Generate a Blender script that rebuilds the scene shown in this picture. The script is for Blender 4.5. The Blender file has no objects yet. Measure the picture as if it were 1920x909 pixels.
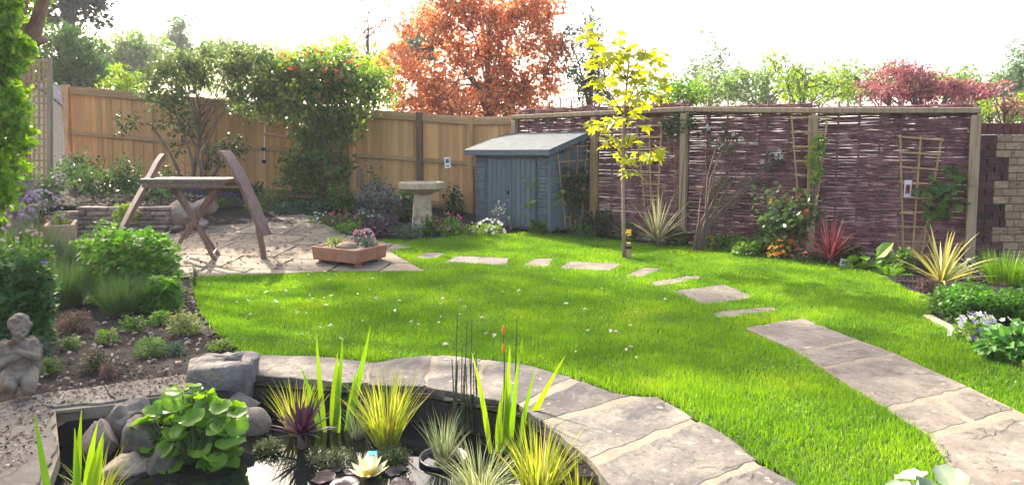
import bpy, bmesh, math, random
import numpy as np
from mathutils import Vector, Matrix, noise as mnoise
random.seed(7); RNG = np.random.default_rng(7)
S = bpy.context.scene
COL = S.collection
R = math.radians

# ------------------------------------------------------------------ camera
F, H, PITCH, CY = 1251.0, 1.44, R(4.0), 370.5      # focal length in photo pixels, eye height, tilt, principal row
cam = bpy.data.cameras.new('camera'); camo = bpy.data.objects.new('camera', cam); COL.objects.link(camo)
cam.sensor_width = 36; cam.lens = 36*F/1920; cam.shift_y = -84.0/1920
cam.clip_start = .05; cam.clip_end = 3000
camo.location = (0, 0, H); camo.rotation_euler = (R(90)-PITCH, 0, 0)
S.camera = camo
# ------------------------------------------------------------------ sky, sun, exposure
SUN_AZ, SUN_EL = R(-36), R(37)                     # azimuth from +Y towards +X, elevation
W = bpy.data.worlds.new('World'); S.world = W; W.use_nodes = True
nt = W.node_tree; nt.nodes.clear()
sk = nt.nodes.new('ShaderNodeTexSky'); sk.sky_type = 'NISHITA'; sk.sun_disc = False
sk.sun_elevation = SUN_EL; sk.sun_rotation = SUN_AZ; sk.air_density = 1.0; sk.dust_density = 6.0; sk.ozone_density = .3
bg = nt.nodes.new('ShaderNodeBackground'); bg.inputs[1].default_value = .15
wo = nt.nodes.new('ShaderNodeOutputWorld')
nt.links.new(sk.outputs[0], bg.inputs[0]); nt.links.new(bg.outputs[0], wo.inputs[0])
sl = bpy.data.lights.new('sun', 'SUN'); sl.energy = 3.3; sl.angle = R(.6); sl.color = (1, .90, .74)
so = bpy.data.objects.new('sun', sl); COL.objects.link(so)
sd = Vector((math.sin(SUN_AZ)*math.cos(SUN_EL), math.cos(SUN_AZ)*math.cos(SUN_EL), math.sin(SUN_EL)))
so.rotation_euler = sd.to_track_quat('Z', 'Y').to_euler(); so.location = (-6, 8, 12)
S.view_settings.view_transform = 'Standard'; S.view_settings.look = 'None'
S.view_settings.exposure = 2.02; S.view_settings.gamma = 1.0; S.view_settings.use_curve_mapping = False
S.render.engine = 'CYCLES'
c = S.cycles
c.use_denoising = True; c.denoiser = 'OPENIMAGEDENOISE'; c.max_bounces = 8; c.diffuse_bounces = 3
c.transmission_bounces = 5; c.transparent_max_bounces = 6; c.sample_clamp_indirect = 8

# ------------------------------------------------------------------ pixel <-> place
cP, sP = math.cos(PITCH), math.sin(PITCH)
def ray(px, py):
    xc = (px-960)/F; yc = (CY-py)/F
    return (xc, cP+yc*sP, -sP+yc*cP)
def at(px, py, z=0.0):
    d = ray(px, py); t = (z-H)/d[2]; return Vector((d[0]*t, d[1]*t, z))
def atY(px, py, Y):
    d = ray(px, py); t = Y/d[1]; return Vector((d[0]*t, Y, H+d[2]*t))
def sm(a, b, x):
    t = min(1, max(0, (x-a)/(b-a))); return t*t*(3-2*t)
def zt(X, Y):
    w = 1-sm(-4, 2, X)
    z = .093*max(0, min(Y, 13.6)-8)*w
    if X < -5.1 and Y > 10.1:
        m = sm(10.12, 10.3, Y)*sm(-5.2, -5.42, X)
        z = z*(1-m)+(.60+.03*(min(Y, 13.6)-10.2))*m
    return z
def G(px, py):
    d = ray(px, py); t0 = .5; t = .5
    while t < 60:
        if H+d[2]*t < zt(d[0]*t, d[1]*t):
            for _ in range(18):
                mth = (t0+t)/2
                if H+d[2]*mth < zt(d[0]*mth, d[1]*mth): t = mth
                else: t0 = mth
            return Vector((d[0]*t, d[1]*t, zt(d[0]*t, d[1]*t)))
        t0 = t; t += .05
    return Vector((d[0]*t, d[1]*t, 0))
def X_(px, Y): return (px-960)/F*Y*1.0

# ------------------------------------------------------------------ objects
ORG = {}
def tag(o, label=None, cat=None, group=None, kind=None):
    if label: o['label'] = label
    if cat: o['category'] = cat
    if group: o['group'] = group
    if kind: o['kind'] = kind
    return o
def thing(name, label, cat, loc, group=None):
    o = bpy.data.objects.new(name, None); COL.objects.link(o); o.location = loc
    o.empty_display_size = .1
    ORG[o.name] = Vector(loc); return tag(o, label, cat, group)
def put(name, me, parent=None, org=None):
    o = bpy.data.objects.new(name, me); COL.objects.link(o)
    if parent is not None: o.parent = parent; ORG[o.name] = ORG[parent.name]
    else:
        ORG[o.name] = Vector(org) if org is not None else Vector((0, 0, 0)); o.location = ORG[o.name]
    return o
def fast_mesh(name, V, Fc, mat, smooth=False):
    V = np.ascontiguousarray(V, dtype=np.float32); Fc = np.ascontiguousarray(Fc, dtype=np.int32)
    me = bpy.data.meshes.new(name); n, k = Fc.shape
    me.vertices.add(len(V)); me.vertices.foreach_set('co', V.ravel())
    me.loops.add(n*k); me.loops.foreach_set('vertex_index', Fc.ravel())
    me.polygons.add(n); me.polygons.foreach_set('loop_start', np.arange(0, n*k, k, dtype=np.int32))
    me.polygons.foreach_set('loop_total', np.full(n, k, dtype=np.int32))
    me.polygons.foreach_set('use_smooth', np.full(n, smooth, dtype=bool))
    me.update(calc_edges=True); me.materials.append(mat); return me
def arr(name, VF, mat, parent=None, org=None, smooth=False, kind=None):
    """a mesh object from world-space arrays"""
    V, Fc = VF
    o0 = ORG[parent.name] if parent is not None else Vector(org if org is not None else (0, 0, 0))
    me = fast_mesh(name, np.asarray(V)-np.array(o0), Fc, mat, smooth)
    o = put(name, me, parent, o0)
    if kind: o['kind'] = kind
    return o
class MB:
    def __init__(s): s.v = []; s.f = []
    def add(s, vs, fs):
        k = len(s.v); s.v += [tuple(v) for v in vs]; s.f += [tuple(i+k for i in f) for f in fs]; return s
    def box(s, c, sz, ax=None):
        ax = ax or (Vector((1, 0, 0)), Vector((0, 1, 0)), Vector((0, 0, 1))); c = Vector(c)
        vs = [c+ax[0]*(sz[0]/2*a)+ax[1]*(sz[1]/2*b)+ax[2]*(sz[2]/2*d) for a in (-1, 1) for b in (-1, 1) for d in (-1, 1)]
        return s.add(vs, [(0, 1, 3, 2), (4, 6, 7, 5), (0, 4, 5, 1), (2, 3, 7, 6), (0, 2, 6, 4), (1, 5, 7, 3)])
    def bar(s, a, b, w, t, nrm=(0, 1, 0)):
        """a rectangular bar from a to b, width w, thickness t along nrm"""
        a = Vector(a); b = Vector(b); z = (b-a); L = z.length; z.normalize()
        n = Vector(nrm); n = (n-z*n.dot(z)).normalized(); x = n.cross(z)
        return s.box((a+b)/2, (w, t, L), (x, n, z))
    def tube(s, pts, rad, sides=6, cap=True):
        pts = [Vector(p) for p in pts]; n = len(pts)
        if not hasattr(rad, '__len__'): rad = [rad]*n
        up = None; vs = []
        for i, p in enumerate(pts):
            t = (pts[min(i+1, n-1)]-pts[max(i-1, 0)]).normalized()
            if up is None: up = t.orthogonal().normalized()
            up = (up-t*up.dot(t)); up = up.normalized() if up.length > 1e-6 else t.orthogonal().normalized()
            r = t.cross(up)
            for k in range(sides):
                a = 2*math.pi*k/sides; vs.append(p+(up*math.cos(a)+r*math.sin(a))*rad[i])
        fs = [(i*sides+k, i*sides+(k+1) % sides, (i+1)*sides+(k+1) % sides, (i+1)*sides+k) for i in range(n-1) for k in range(sides)]
        if cap: fs += [tuple(range(sides))[::-1], tuple(range((n-1)*sides, n*sides))]
        return s.add(vs, fs)
    def lathe(s, prof, c, sides=24):
        c = Vector(c); vs = []
        for r, z in prof:
            for k in range(sides):
                a = 2*math.pi*k/sides; vs.append(c+Vector((r*math.cos(a), r*math.sin(a), z)))
        n = len(prof)
        fs = [(i*sides+k, i*sides+(k+1) % sides, (i+1)*sides+(k+1) % sides, (i+1)*sides+k) for i in range(n-1) for k in range(sides)]
        fs += [tuple(range(sides))[::-1], tuple(range((n-1)*sides, n*sides))]
        return s.add(vs, fs)
    def prism(s, poly, z0, z1, inset=0.0, zf=None):
        """vertical prism of a ground polygon; with a chamfered top edge"""
        n = len(poly); cx = sum(p[0] for p in poly)/n; cy = sum(p[1] for p in poly)/n
        zf = zf or (lambda x, y: 0)
        vs = [(p[0], p[1], z0+zf(p[0], p[1])) for p in poly]
        e = inset if inset else 0
        vs += [(p[0], p[1], z1-e*.7+zf(p[0], p[1])) for p in poly]
        fs = [(i, (i+1) % n, n+(i+1) % n, n+i) for i in range(n)]; top = n
        if e:
            for p in poly:
                d = Vector((cx-p[0], cy-p[1])); d = d.normalized()*min(e*1.4, d.length*.5)
                vs.append((p[0]+d.x, p[1]+d.y, z1+zf(p[0], p[1])))
            fs += [(n+i, n+(i+1) % n, 2*n+(i+1) % n, 2*n+i) for i in range(n)]; top = 2*n
        fs += [tuple(range(top, top+n)), tuple(range(n))[::-1]]
        return s.add(vs, fs)
    def build(s, name, mat, parent=None, org=None, smooth=False, kind=None, bevel=0):
        o0 = ORG[parent.name] if parent is not None else Vector(org if org is not None else (0, 0, 0))
        me = bpy.data.meshes.new(name); me.from_pydata([tuple(Vector(v)-o0) for v in s.v], [], s.f)
        me.materials.append(mat)
        if bevel:
            bm = bmesh.new(); bm.from_mesh(me)
            bmesh.ops.bevel(bm, geom=bm.edges[:], offset=bevel, segments=1, affect='EDGES', clamp_overlap=True)
            bm.to_mesh(me); bm.free()
        if smooth: me.polygons.foreach_set('use_smooth', np.full(len(me.polygons), True))
        me.update(); o = put(name, me, parent, o0)
        if kind: o['kind'] = kind
        return o
def unit_mesh(name, mb, mat, bevel=0, smooth=False):
    me = bpy.data.meshes.new(name); me.from_pydata(mb.v, [], mb.f); me.materials.append(mat)
    bm = bmesh.new(); bm.from_mesh(me)
    bmesh.ops.recalc_face_normals(bm, faces=bm.faces[:])
    if bevel: bmesh.ops.bevel(bm, geom=bm.edges[:], offset=bevel, segments=1, affect='EDGES', clamp_overlap=True)
    bm.to_mesh(me); bm.free()
    if smooth: me.polygons.foreach_set('use_smooth', np.full(len(me.polygons), True))
    return me
def inst(name, me, parent, M, org=None):
    """a piece that shares its mesh: M is its world matrix"""
    o = bpy.data.objects.new(name, me); COL.objects.link(o)
    if parent is not None:
        o.parent = parent; o.matrix_local = Matrix.Translation(-ORG[parent.name]) @ M
    else: o.matrix_world = M
    return o
def axes(x, y, z, c, sc=(1, 1, 1)):
    m = Matrix.Identity(4)
    for i, (a, k) in enumerate(((x, sc[0]), (y, sc[1]), (z, sc[2]))):
        for j in range(3): m[j][i] = a[j]*k
    for j in range(3): m[j][3] = c[j]
    return m

# ------------------------------------------------------------------ materials
def nodes(name):
    m = bpy.data.materials.new(name); m.use_nodes = True; t = m.node_tree; t.nodes.clear()
    return m, t, t.nodes.new, t.links.new
def setramp(r, cols):
    e = r.color_ramp.elements
    while len(e) < len(cols): e.new(.5)
    for i, (p, c_) in enumerate(cols): e[i].position = p; e[i].color = (*c_, 1)
def mat(name, cols, scale=4, rough=.8, bump=.3, bscale=30, stretch=(1, 1, 1), obj=.15, detail=8, spec=.3, island=0, lo=.3, hi=.7, stain=None):
    """rough surface: noise-mixed colours, variation from piece to piece, fine relief"""
    m, t, N, L = nodes(name)
    tc = N('ShaderNodeTexCoord'); mp = N('ShaderNodeMapping'); mp.inputs['Scale'].default_value = stretch
    L(tc.outputs['Object'], mp.inputs[0])
    oi = N('ShaderNodeObjectInfo')
    ad = N('ShaderNodeVectorMath'); ad.operation = 'ADD'; L(mp.outputs[0], ad.inputs[0])
    sc = N('ShaderNodeVectorMath'); sc.operation = 'SCALE'; sc.inputs['Scale'].default_value = 37
    cb = N('ShaderNodeCombineXYZ'); L(oi.outputs['Random'], cb.inputs[0]); L(oi.outputs['Random'], cb.inputs[1]); L(cb.outputs[0], sc.inputs[0]); L(sc.outputs[0], ad.inputs[1])
    nz = N('ShaderNodeTexNoise'); nz.inputs['Scale'].default_value = scale; nz.inputs['Detail'].default_value = detail; nz.inputs['Roughness'].default_value = .65
    L(ad.outputs[0], nz.inputs['Vector'])
    rp = N('ShaderNodeValToRGB'); k = len(cols); setramp(rp, [(lo+(hi-lo)*i/max(1, k-1), c_) for i, c_ in enumerate(cols)]); L(nz.outputs[0], rp.inputs[0])
    col = rp.outputs[0]
    if stain:
        n3 = N('ShaderNodeTexNoise'); n3.inputs['Scale'].default_value = stain[1]; n3.inputs['Detail'].default_value = 6; L(ad.outputs[0], n3.inputs['Vector'])
        r3 = N('ShaderNodeValToRGB'); setramp(r3, [(stain[2], (0, 0, 0)), (stain[2]+.12, (1, 1, 1))]); L(n3.outputs[0], r3.inputs[0])
        mx = N('ShaderNodeMixRGB'); L(r3.outputs[0], mx.inputs[0]); L(col, mx.inputs[1]); mx.inputs[2].default_value = (*stain[0], 1); col = mx.outputs[0]
    hs = N('ShaderNodeHueSaturation'); mr = N('ShaderNodeMapRange')
    src = oi.outputs['Random']
    if island:
        ge = N('ShaderNodeNewGeometry'); src = ge.outputs['Random Per Island']; obj = island
    L(src, mr.inputs[0]); mr.inputs[3].default_value = 1-obj; mr.inputs[4].default_value = 1+obj
    L(mr.outputs[0], hs.inputs['Value']); L(col, hs.inputs['Color'])
    b = N('ShaderNodeBsdfPrincipled'); L(hs.outputs[0], b.inputs['Base Color']); b.inputs['Roughness'].default_value = rough
    b.inputs['Specular IOR Level'].default_value = spec
    n2 = N('ShaderNodeTexNoise'); n2.inputs['Scale'].default_value = bscale; n2.inputs['Detail'].default_value = 8; L(ad.outputs[0], n2.inputs['Vector'])
    bp = N('ShaderNodeBump'); bp.inputs['Strength'].default_value = bump; bp.inputs['Distance'].default_value = .02; L(n2.outputs[0], bp.inputs['Height']); L(bp.outputs[0], b.inputs['Normal'])
    o = N('ShaderNodeOutputMaterial'); L(b.outputs[0], o.inputs[0]); return m
LM = {}
def leaf(name, c1, c2, trans=.42, rough=.45, patch=0, gain=1.5, spec=.35, stops=None):
    """thin leaf: colour varies leaf by leaf, light comes through"""
    if name in LM: return LM[name]
    m, t, N, L = nodes(name)
    ge = N('ShaderNodeNewGeometry'); rp = N('ShaderNodeValToRGB'); setramp(rp, stops or [(0, c1), (1, c2)])
    oi = N('ShaderNodeObjectInfo')
    a = N('ShaderNodeMath'); a.operation = 'ADD'; L(ge.outputs['Random Per Island'], a.inputs[0]); L(oi.outputs['Random'], a.inputs[1])
    fr = N('ShaderNodeMath'); fr.operation = 'FRACT'; L(a.outputs[0], fr.inputs[0]); fac = fr.outputs[0]
    if patch:
        tc = N('ShaderNodeTexCoord'); nz = N('ShaderNodeTexNoise'); nz.inputs['Scale'].default_value = patch; nz.inputs['Detail'].default_value = 5
        L(tc.outputs['Object'], nz.inputs['Vector'])
        mr = N('ShaderNodeMapRange'); L(nz.outputs[0], mr.inputs[0]); mr.inputs[1].default_value = .3; mr.inputs[2].default_value = .7
        mx = N('ShaderNodeMath'); mx.operation = 'MULTIPLY_ADD'; L(fac, mx.inputs[0]); mx.inputs[1].default_value = .4
        m2 = N('ShaderNodeMath'); m2.operation = 'MULTIPLY'; L(mr.outputs[0], m2.inputs[0]); m2.inputs[1].default_value = .6; L(m2.outputs[0], mx.inputs[2]); fac = mx.outputs[0]
    L(fac, rp.inputs[0])
    d = N('ShaderNodeBsdfPrincipled'); L(rp.outputs[0], d.inputs['Base Color']); d.inputs['Roughness'].default_value = rough; d.inputs['Specular IOR Level'].default_value = spec
    tr = N('ShaderNodeBsdfTranslucent'); hs = N('ShaderNodeHueSaturation'); hs.inputs['Value'].default_value = gain; hs.inputs['Saturation'].default_value = 1.1; L(rp.outputs[0], hs.inputs['Color']); L(hs.outputs[0], tr.inputs[0])
    mi = N('ShaderNodeMixShader'); mi.inputs[0].default_value = trans; L(d.outputs[0], mi.inputs[1]); L(tr.outputs[0], mi.inputs[2])
    o = N('ShaderNodeOutputMaterial'); L(mi.outputs[0], o.inputs[0]); LM[name] = m; return m
def plain(name, col, rough=.6, spec=.3, metal=0):
    m, t, N, L = nodes(name); b = N('ShaderNodeBsdfPrincipled'); b.inputs['Base Color'].default_value = (*col, 1); b.inputs['Roughness'].default_value = rough
    b.inputs['Specular IOR Level'].default_value = spec; b.inputs['Metallic'].default_value = metal
    nz = N('ShaderNodeTexNoise'); nz.inputs['Scale'].default_value = 60; bp = N('ShaderNodeBump'); bp.inputs['Strength'].default_value = .1; L(nz.outputs[0], bp.inputs['Height']); L(bp.outputs[0], b.inputs['Normal'])
    o = N('ShaderNodeOutputMaterial'); L(b.outputs[0], o.inputs[0]); return m

def riven(name, cols, dark, mott=(.5, .62)):
    """split sandstone: mottled colour, ledges where layers have come away, pits"""
    m, t, N, L = nodes(name)
    tc = N('ShaderNodeTexCoord'); oi = N('ShaderNodeObjectInfo'); sc = N('ShaderNodeVectorMath'); sc.operation = 'SCALE'; sc.inputs['Scale'].default_value = 53
    cb = N('ShaderNodeCombineXYZ'); L(oi.outputs['Random'], cb.inputs[0]); L(oi.outputs['Random'], cb.inputs[1]); L(cb.outputs[0], sc.inputs[0])
    ad = N('ShaderNodeVectorMath'); ad.operation = 'ADD'; L(tc.outputs['Object'], ad.inputs[0]); L(sc.outputs[0], ad.inputs[1]); vec = ad.outputs[0]
    def nz(s, d=8, r=.6, dist=0): x = N('ShaderNodeTexNoise'); x.inputs['Scale'].default_value = s; x.inputs['Detail'].default_value = d; x.inputs['Roughness'].default_value = r; x.inputs['Distortion'].default_value = dist; L(vec, x.inputs['Vector']); return x.outputs[0]
    def rmp(src, stops): x = N('ShaderNodeValToRGB'); setramp(x, stops); L(src, x.inputs[0]); return x.outputs[0]
    def mix(f, a, b, mode='MIX'): x = N('ShaderNodeMixRGB'); x.blend_type = mode; (L(f, x.inputs[0]) if not isinstance(f, float) else setattr(x.inputs[0], 'default_value', f)); L(a, x.inputs[1]); (L(b, x.inputs[2]) if not isinstance(b, tuple) else setattr(x.inputs[2], 'default_value', (*b, 1))); return x.outputs[0]
    k = len(cols); c1 = rmp(nz(2.6, 12, .74, .5), [(.36+.28*i/(k-1), c_) for i, c_ in enumerate(cols)])
    c1 = mix(rmp(nz(1.3, 9, .7, .8), [(mott[0], (0, 0, 0)), (mott[1], (1, 1, 1))]), c1, dark)
    c1 = mix(rmp(nz(9, 10, .75, .6), [(.5, (0, 0, 0)), (.62, (.55, .55, .55))]), c1, tuple(.8*x for x in dark))
    c1 = mix(rmp(nz(38, 4, .6), [(.60, (0, 0, 0)), (.70, (.7, .7, .7))]), c1, tuple(.45*x for x in dark))
    c1 = mix(rmp(nz(16, 3, .5), [(.66, (0, 0, 0)), (.72, (.8, .8, .8))]), c1, tuple(min(1, 1.35*x) for x in cols[-1]))
    lg = nz(1.5, 9, .58, .3); steps = rmp(lg, [(.40, (0, 0, 0)), (.52, (.2, .2, .2)), (.535, (.8, .8, .8)), (.7, (1, 1, 1))])
    edge = rmp(lg, [(.515, (0, 0, 0)), (.523, (.3, .3, .3)), (.531, (0, 0, 0))])
    c1 = mix(edge, c1, tuple(.5*x for x in dark))
    hs = N('ShaderNodeHueSaturation'); mr = N('ShaderNodeMapRange'); L(oi.outputs['Random'], mr.inputs[0]); mr.inputs[3].default_value = .82; mr.inputs[4].default_value = 1.16; L(mr.outputs[0], hs.inputs['Value']); L(c1, hs.inputs['Color'])
    b = N('ShaderNodeBsdfPrincipled'); L(hs.outputs[0], b.inputs['Base Color']); b.inputs['Roughness'].default_value = .8; b.inputs['Specular IOR Level'].default_value = .3
    b1 = N('ShaderNodeBump'); b1.inputs['Strength'].default_value = .8; b1.inputs['Distance'].default_value = .012; L(steps, b1.inputs['Height'])
    b2 = N('ShaderNodeBump'); b2.inputs['Strength'].default_value = .85; b2.inputs['Distance'].default_value = .02; L(nz(9, 10, .72), b2.inputs['Height']); L(b1.outputs[0], b2.inputs['Normal']); L(b2.outputs[0], b.inputs['Normal'])
    o = N('ShaderNodeOutputMaterial'); L(b.outputs[0], o.inputs[0]); return m

# ------------------------------------------------------------------ leaf and blade generators (world-space arrays)
T_LEAF = (np.array([(0, 0, 0), (.38, .26, .05), (1, 0, -.08), (.38, -.26, .05)]), np.array([(0, 1, 2), (0, 2, 3)]))
T_OVAL = (np.array([(0, 0, 0), (.3, .34, .06), (.7, .3, .04), (1, 0, -.12), (.7, -.3, .04), (.3, -.34, .06)]), np.array([(0, 1, 2), (0, 2, 3), (0, 3, 4), (0, 4, 5)]))
def palmate(lobes=5, notch=.5, seed=0, spread=2.5):
    r = random.Random(seed); v = [(0, 0, 0), (.12, 0, .02)]
    k = lobes*2+1
    for i in range(k):
        a = -spread+2*spread*i/(k-1); mid = abs(a)/spread
        rad = (1-.35*mid)*(1 if i % 2 else notch)*(1 if 0 < i < k-1 else .45)
        v.append((.15+rad*math.cos(a)*.85, rad*math.sin(a)*.85, -.12*rad*rad+r.uniform(-.05, .05)))
    f = [(1, 2+i, 3+i) for i in range(k-1)]+[(0, 1, 2), (0, 1+k, 1)]
    return np.array(v), np.array(f)
def rnd_leaf(n=14, seed=0, cup=.12):
    v = [(.18, 0, 0)]
    for i in range(n):
        a = math.pi-2*math.pi*(i+.5)/n; r = .52*(1+.05*math.cos(9*a+seed)); notch = .45 if abs(abs(a)-math.pi) < .3 else 1
        v.append((.5+r*math.cos(a)*notch*1.0-(.0 if notch == 1 else .05), r*math.sin(a)*1.08, cup*(r*r*3)*(1-.4*math.cos(2*a))+.03*math.sin(5*a+seed)))
    return np.array(v), np.array([(0, 1+i, 1+(i+1) % n) for i in range(n)])
def flower5(p=5, cup=.3):
    v = [(0, 0, 0)]; f = []
    for i in range(p):
        a = 2*math.pi*i/p; k = len(v)
        for da, r, z in ((-.42, .42, .5), (0, .55, 1), (.42, .42, .5)):
            v.append((r*math.cos(a+da), r*math.sin(a+da), cup*r*z))
        f += [(0, k, k+1), (0, k+1, k+2)]
    return np.array(v), np.array(f)
T_FLOWER = flower5(); T_PALM = palmate(); T_MAPLE = palmate(5, .42, 3, 2.3); T_ROUND = rnd_leaf()
def unit(a): return a/np.maximum(1e-9, np.linalg.norm(a, axis=1, keepdims=True))
def scatter(T, pos, axis, nrm, size):
    """copies of template T: x along axis, z along nrm"""
    tv, tf = T; n = len(pos); ax = unit(np.asarray(axis, float)); nn = np.asarray(nrm, float)
    nn = unit(nn-ax*np.sum(nn*ax, 1, keepdims=True)+1e-6); by = np.cross(nn, ax); size = np.asarray(size).reshape(-1, 1, 1)*np.ones((n, 1, 1))
    V = (tv[None, :, 0:1]*ax[:, None]+tv[None, :, 1:2]*by[:, None]+tv[None, :, 2:3]*nn[:, None])*size+np.asarray(pos)[:, None]
    Fc = tf[None]+(np.arange(n)*len(tv))[:, None, None]
    return V.reshape(-1, 3), Fc.reshape(-1, tf.shape[1])
def rdir(n, up=.0, flat=1.0):
    d = RNG.normal(size=(n, 3)); d[:, 2] = d[:, 2]*flat+up; return unit(d)
def blades(base, az, lean, curl, Ln, Wd, seg=5, tip=.06, planar=False):
    base = np.asarray(base, float); n = len(base)
    az, lean, curl, Ln, Wd = [np.broadcast_to(np.asarray(q, float), (n,)) for q in (az, lean, curl, Ln, Wd)]
    out = np.stack([np.cos(az), np.sin(az), np.zeros(n)], 1); tw = RNG.uniform(-.9, .9, n)
    side = np.stack([-np.sin(az+tw), np.cos(az+tw), np.zeros(n)], 1)
    p = base.copy(); V = []
    for i in range(seg+1):
        t = i/seg; th = lean+curl*t**1.5
        w = Wd*max(tip, (1-t**2.2))*(.55+.45*min(1, t*3))*.5
        if planar: side = out*np.cos(th)[:, None]-np.array([0, 0, 1])*np.sin(th)[:, None]
        V.append(p-side*w[:, None]); V.append(p+side*w[:, None])
        th2 = lean+curl*((i+.5)/seg)**1.5
        p = p+(out*np.sin(th2)[:, None]+np.array([0, 0, 1])*np.cos(th2)[:, None])*(Ln/seg)[:, None]
    V = np.stack(V, 1); k = 2*(seg+1)
    f = np.array([(2*i, 2*i+1, 2*i+3, 2*i+2) for i in range(seg)])
    return V.reshape(-1, 3), (f[None]+(np.arange(n)*k)[:, None, None]).reshape(-1, 4)
def join(*vf):
    V = []; Fc = []; k = 0
    for v, f in vf: V.append(v); Fc.append(f+k); k += len(v)
    return np.concatenate(V), np.concatenate(Fc)
def inpoly(P, poly):
    P = np.asarray(P); x, y = P[:, 0], P[:, 1]; r = np.zeros(len(P), bool); n = len(poly)
    for i in range(n):
        x1, y1 = poly[i][0], poly[i][1]; x2, y2 = poly[(i+1) % n][0], poly[(i+1) % n][1]
        if y1 == y2: continue
        r ^= ((y1 > y) != (y2 > y)) & (x < (x2-x1)*(y-y1)/(y2-y1)+x1)
    return r
# ================================================================== THE SETTING
M_SOIL = mat('soil', [(.005, .003, .003), (.010, .0065, .006), (.021, .014, .012)], 9, .95, 1.0, 45, obj=0)
M_SLAB = riven('sandstone', [(.078, .068, .062), (.142, .124, .106), (.235, .205, .16)], (.06, .054, .057))
M_PATH = riven('path_sandstone', [(.12, .10, .083), (.178, .152, .124), (.25, .216, .172)], (.108, .092, .082), (.54, .74))
M_MORTAR = mat('mortar', [(.17, .14, .10), (.25, .21, .155)], 10, .9, .4, 60, obj=0)
M_PATIO = mat('patio_stone', [(.13, .10, .07), (.20, .158, .112), (.26, .208, .15)], 2.5, .85, .4, 22, obj=.1, stain=((.1, .085, .075), 1.6, .58))
M_ROCK = mat('boulder', [(.09, .078, .068), (.18, .155, .13), (.27, .235, .195)], 5, .85, .6, 18, obj=.15, stain=((.10, .11, .07), 3, .6))
M_CARVED = mat('weathered_stone', [(.05, .038, .026), (.21, .165, .125), (.46, .40, .33)], 6, .88, 1.0, 30, obj=.05, stain=((.10, .06, .03), 6, .54))
M_LAWN = mat('turf', [(.03, .05, .008), (.06, .09, .012)], 20, .95, .6, 60, obj=0)

def pts(lst, f=None): return [(f or at)(*p) for p in lst]
POND = pts([(105, 772), (150, 768), (215, 758), (345, 736), (400, 742), (475, 712), (585, 722), (690, 727), (800, 732), (885, 750), (968, 768), (1034, 818), (1098, 872), (1125, 900)])
POND = [Vector((p.x, p.y, 0)) for p in POND]+[Vector((.75, 1.6, 0)), Vector((-.4, 1.2, 0)), Vector((-1.7, 1.7, 0)), Vector((-2.0, 2.6, 0))]
# ground sheet with a hole for the pond
def lin(a, b, s): return list(np.arange(a, b+1e-6, s))
gx = [-300, -160, -90, -50, -30, -20, -15]+lin(-12, 10, .1)+[12, 16, 24, 40, 90, 160, 300]
gy = [-100, -50, -20, -8, -3, 0]+lin(.6, 15, .1)+[16, 18, 22, 30, 45, 80, 160, 300]
gv = [(x, y, zt(x, y)+.012*mnoise.noise(Vector((x*3, y*3, 0)))-.012) for y in gy for x in gx]
cen = np.array([((gx[i]+gx[i+1])/2, (gy[j]+gy[j+1])/2) for j in range(len(gy)-1) for i in range(len(gx)-1)])
hole = inpoly(cen, POND)
gf = []; k = 0
for j in range(len(gy)-1):
    for i in range(len(gx)-1):
        if not hole[k]: a = j*len(gx)+i; gf.append((a, a+1, a+1+len(gx), a+len(gx)))
        k += 1
g = arr('ground', (np.array(gv), np.array(gf)), M_SOIL, smooth=True); tag(g, 'dark garden soil with bark and leaf litter', kind='structure')
# pond basin and water
WZ = -.2
n = len(POND); cxy = Vector((sum(p.x for p in POND)/n, sum(p.y for p in POND)/n, 0))
mb = MB(); out = [cxy+(p-cxy)*1.02 for p in POND]
mb.add([(p.x, p.y, -.055) for p in out]+[(cxy.x+(p.x-cxy.x)*.97, cxy.y+(p.y-cxy.y)*.97, -.55) for p in POND], [(i, (i+1) % n, n+(i+1) % n, n+i) for i in range(n)]+[tuple(range(n, 2*n))])
M_LINER = mat('pond_liner', [(.012, .012, .014), (.035, .032, .03)], 6, .6, .4, 20, obj=0)
o = mb.build('pond_basin', M_LINER); tag(o, 'dark pond wall below the paving edge', kind='structure')
m, t, N, L = nodes('pond_water'); b = N('ShaderNodeBsdfPrincipled'); b.inputs['Base Color'].default_value = (.006, .008, .008, 1); b.inputs['Roughness'].default_value = .03; b.inputs['IOR'].default_value = 1.333; b.inputs['Specular IOR Level'].default_value = .5
nz = N('ShaderNodeTexNoise'); nz.inputs['Scale'].default_value = 5; tc = N('ShaderNodeTexCoord'); L(tc.outputs['Object'], nz.inputs['Vector']); bp = N('ShaderNodeBump'); bp.inputs['Strength'].default_value = .06; bp.inputs['Distance'].default_value = .02; L(nz.outputs[0], bp.inputs['Height']); L(bp.outputs[0], b.inputs['Normal'])
oo = N('ShaderNodeOutputMaterial'); L(b.outputs[0], oo.inputs[0])
mb = MB().add([(p.x, p.y, WZ) for p in POND], [tuple(range(n))])
o = mb.build('water', m); tag(o, 'still dark pond water reflecting the pale sky', kind='structure')

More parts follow.
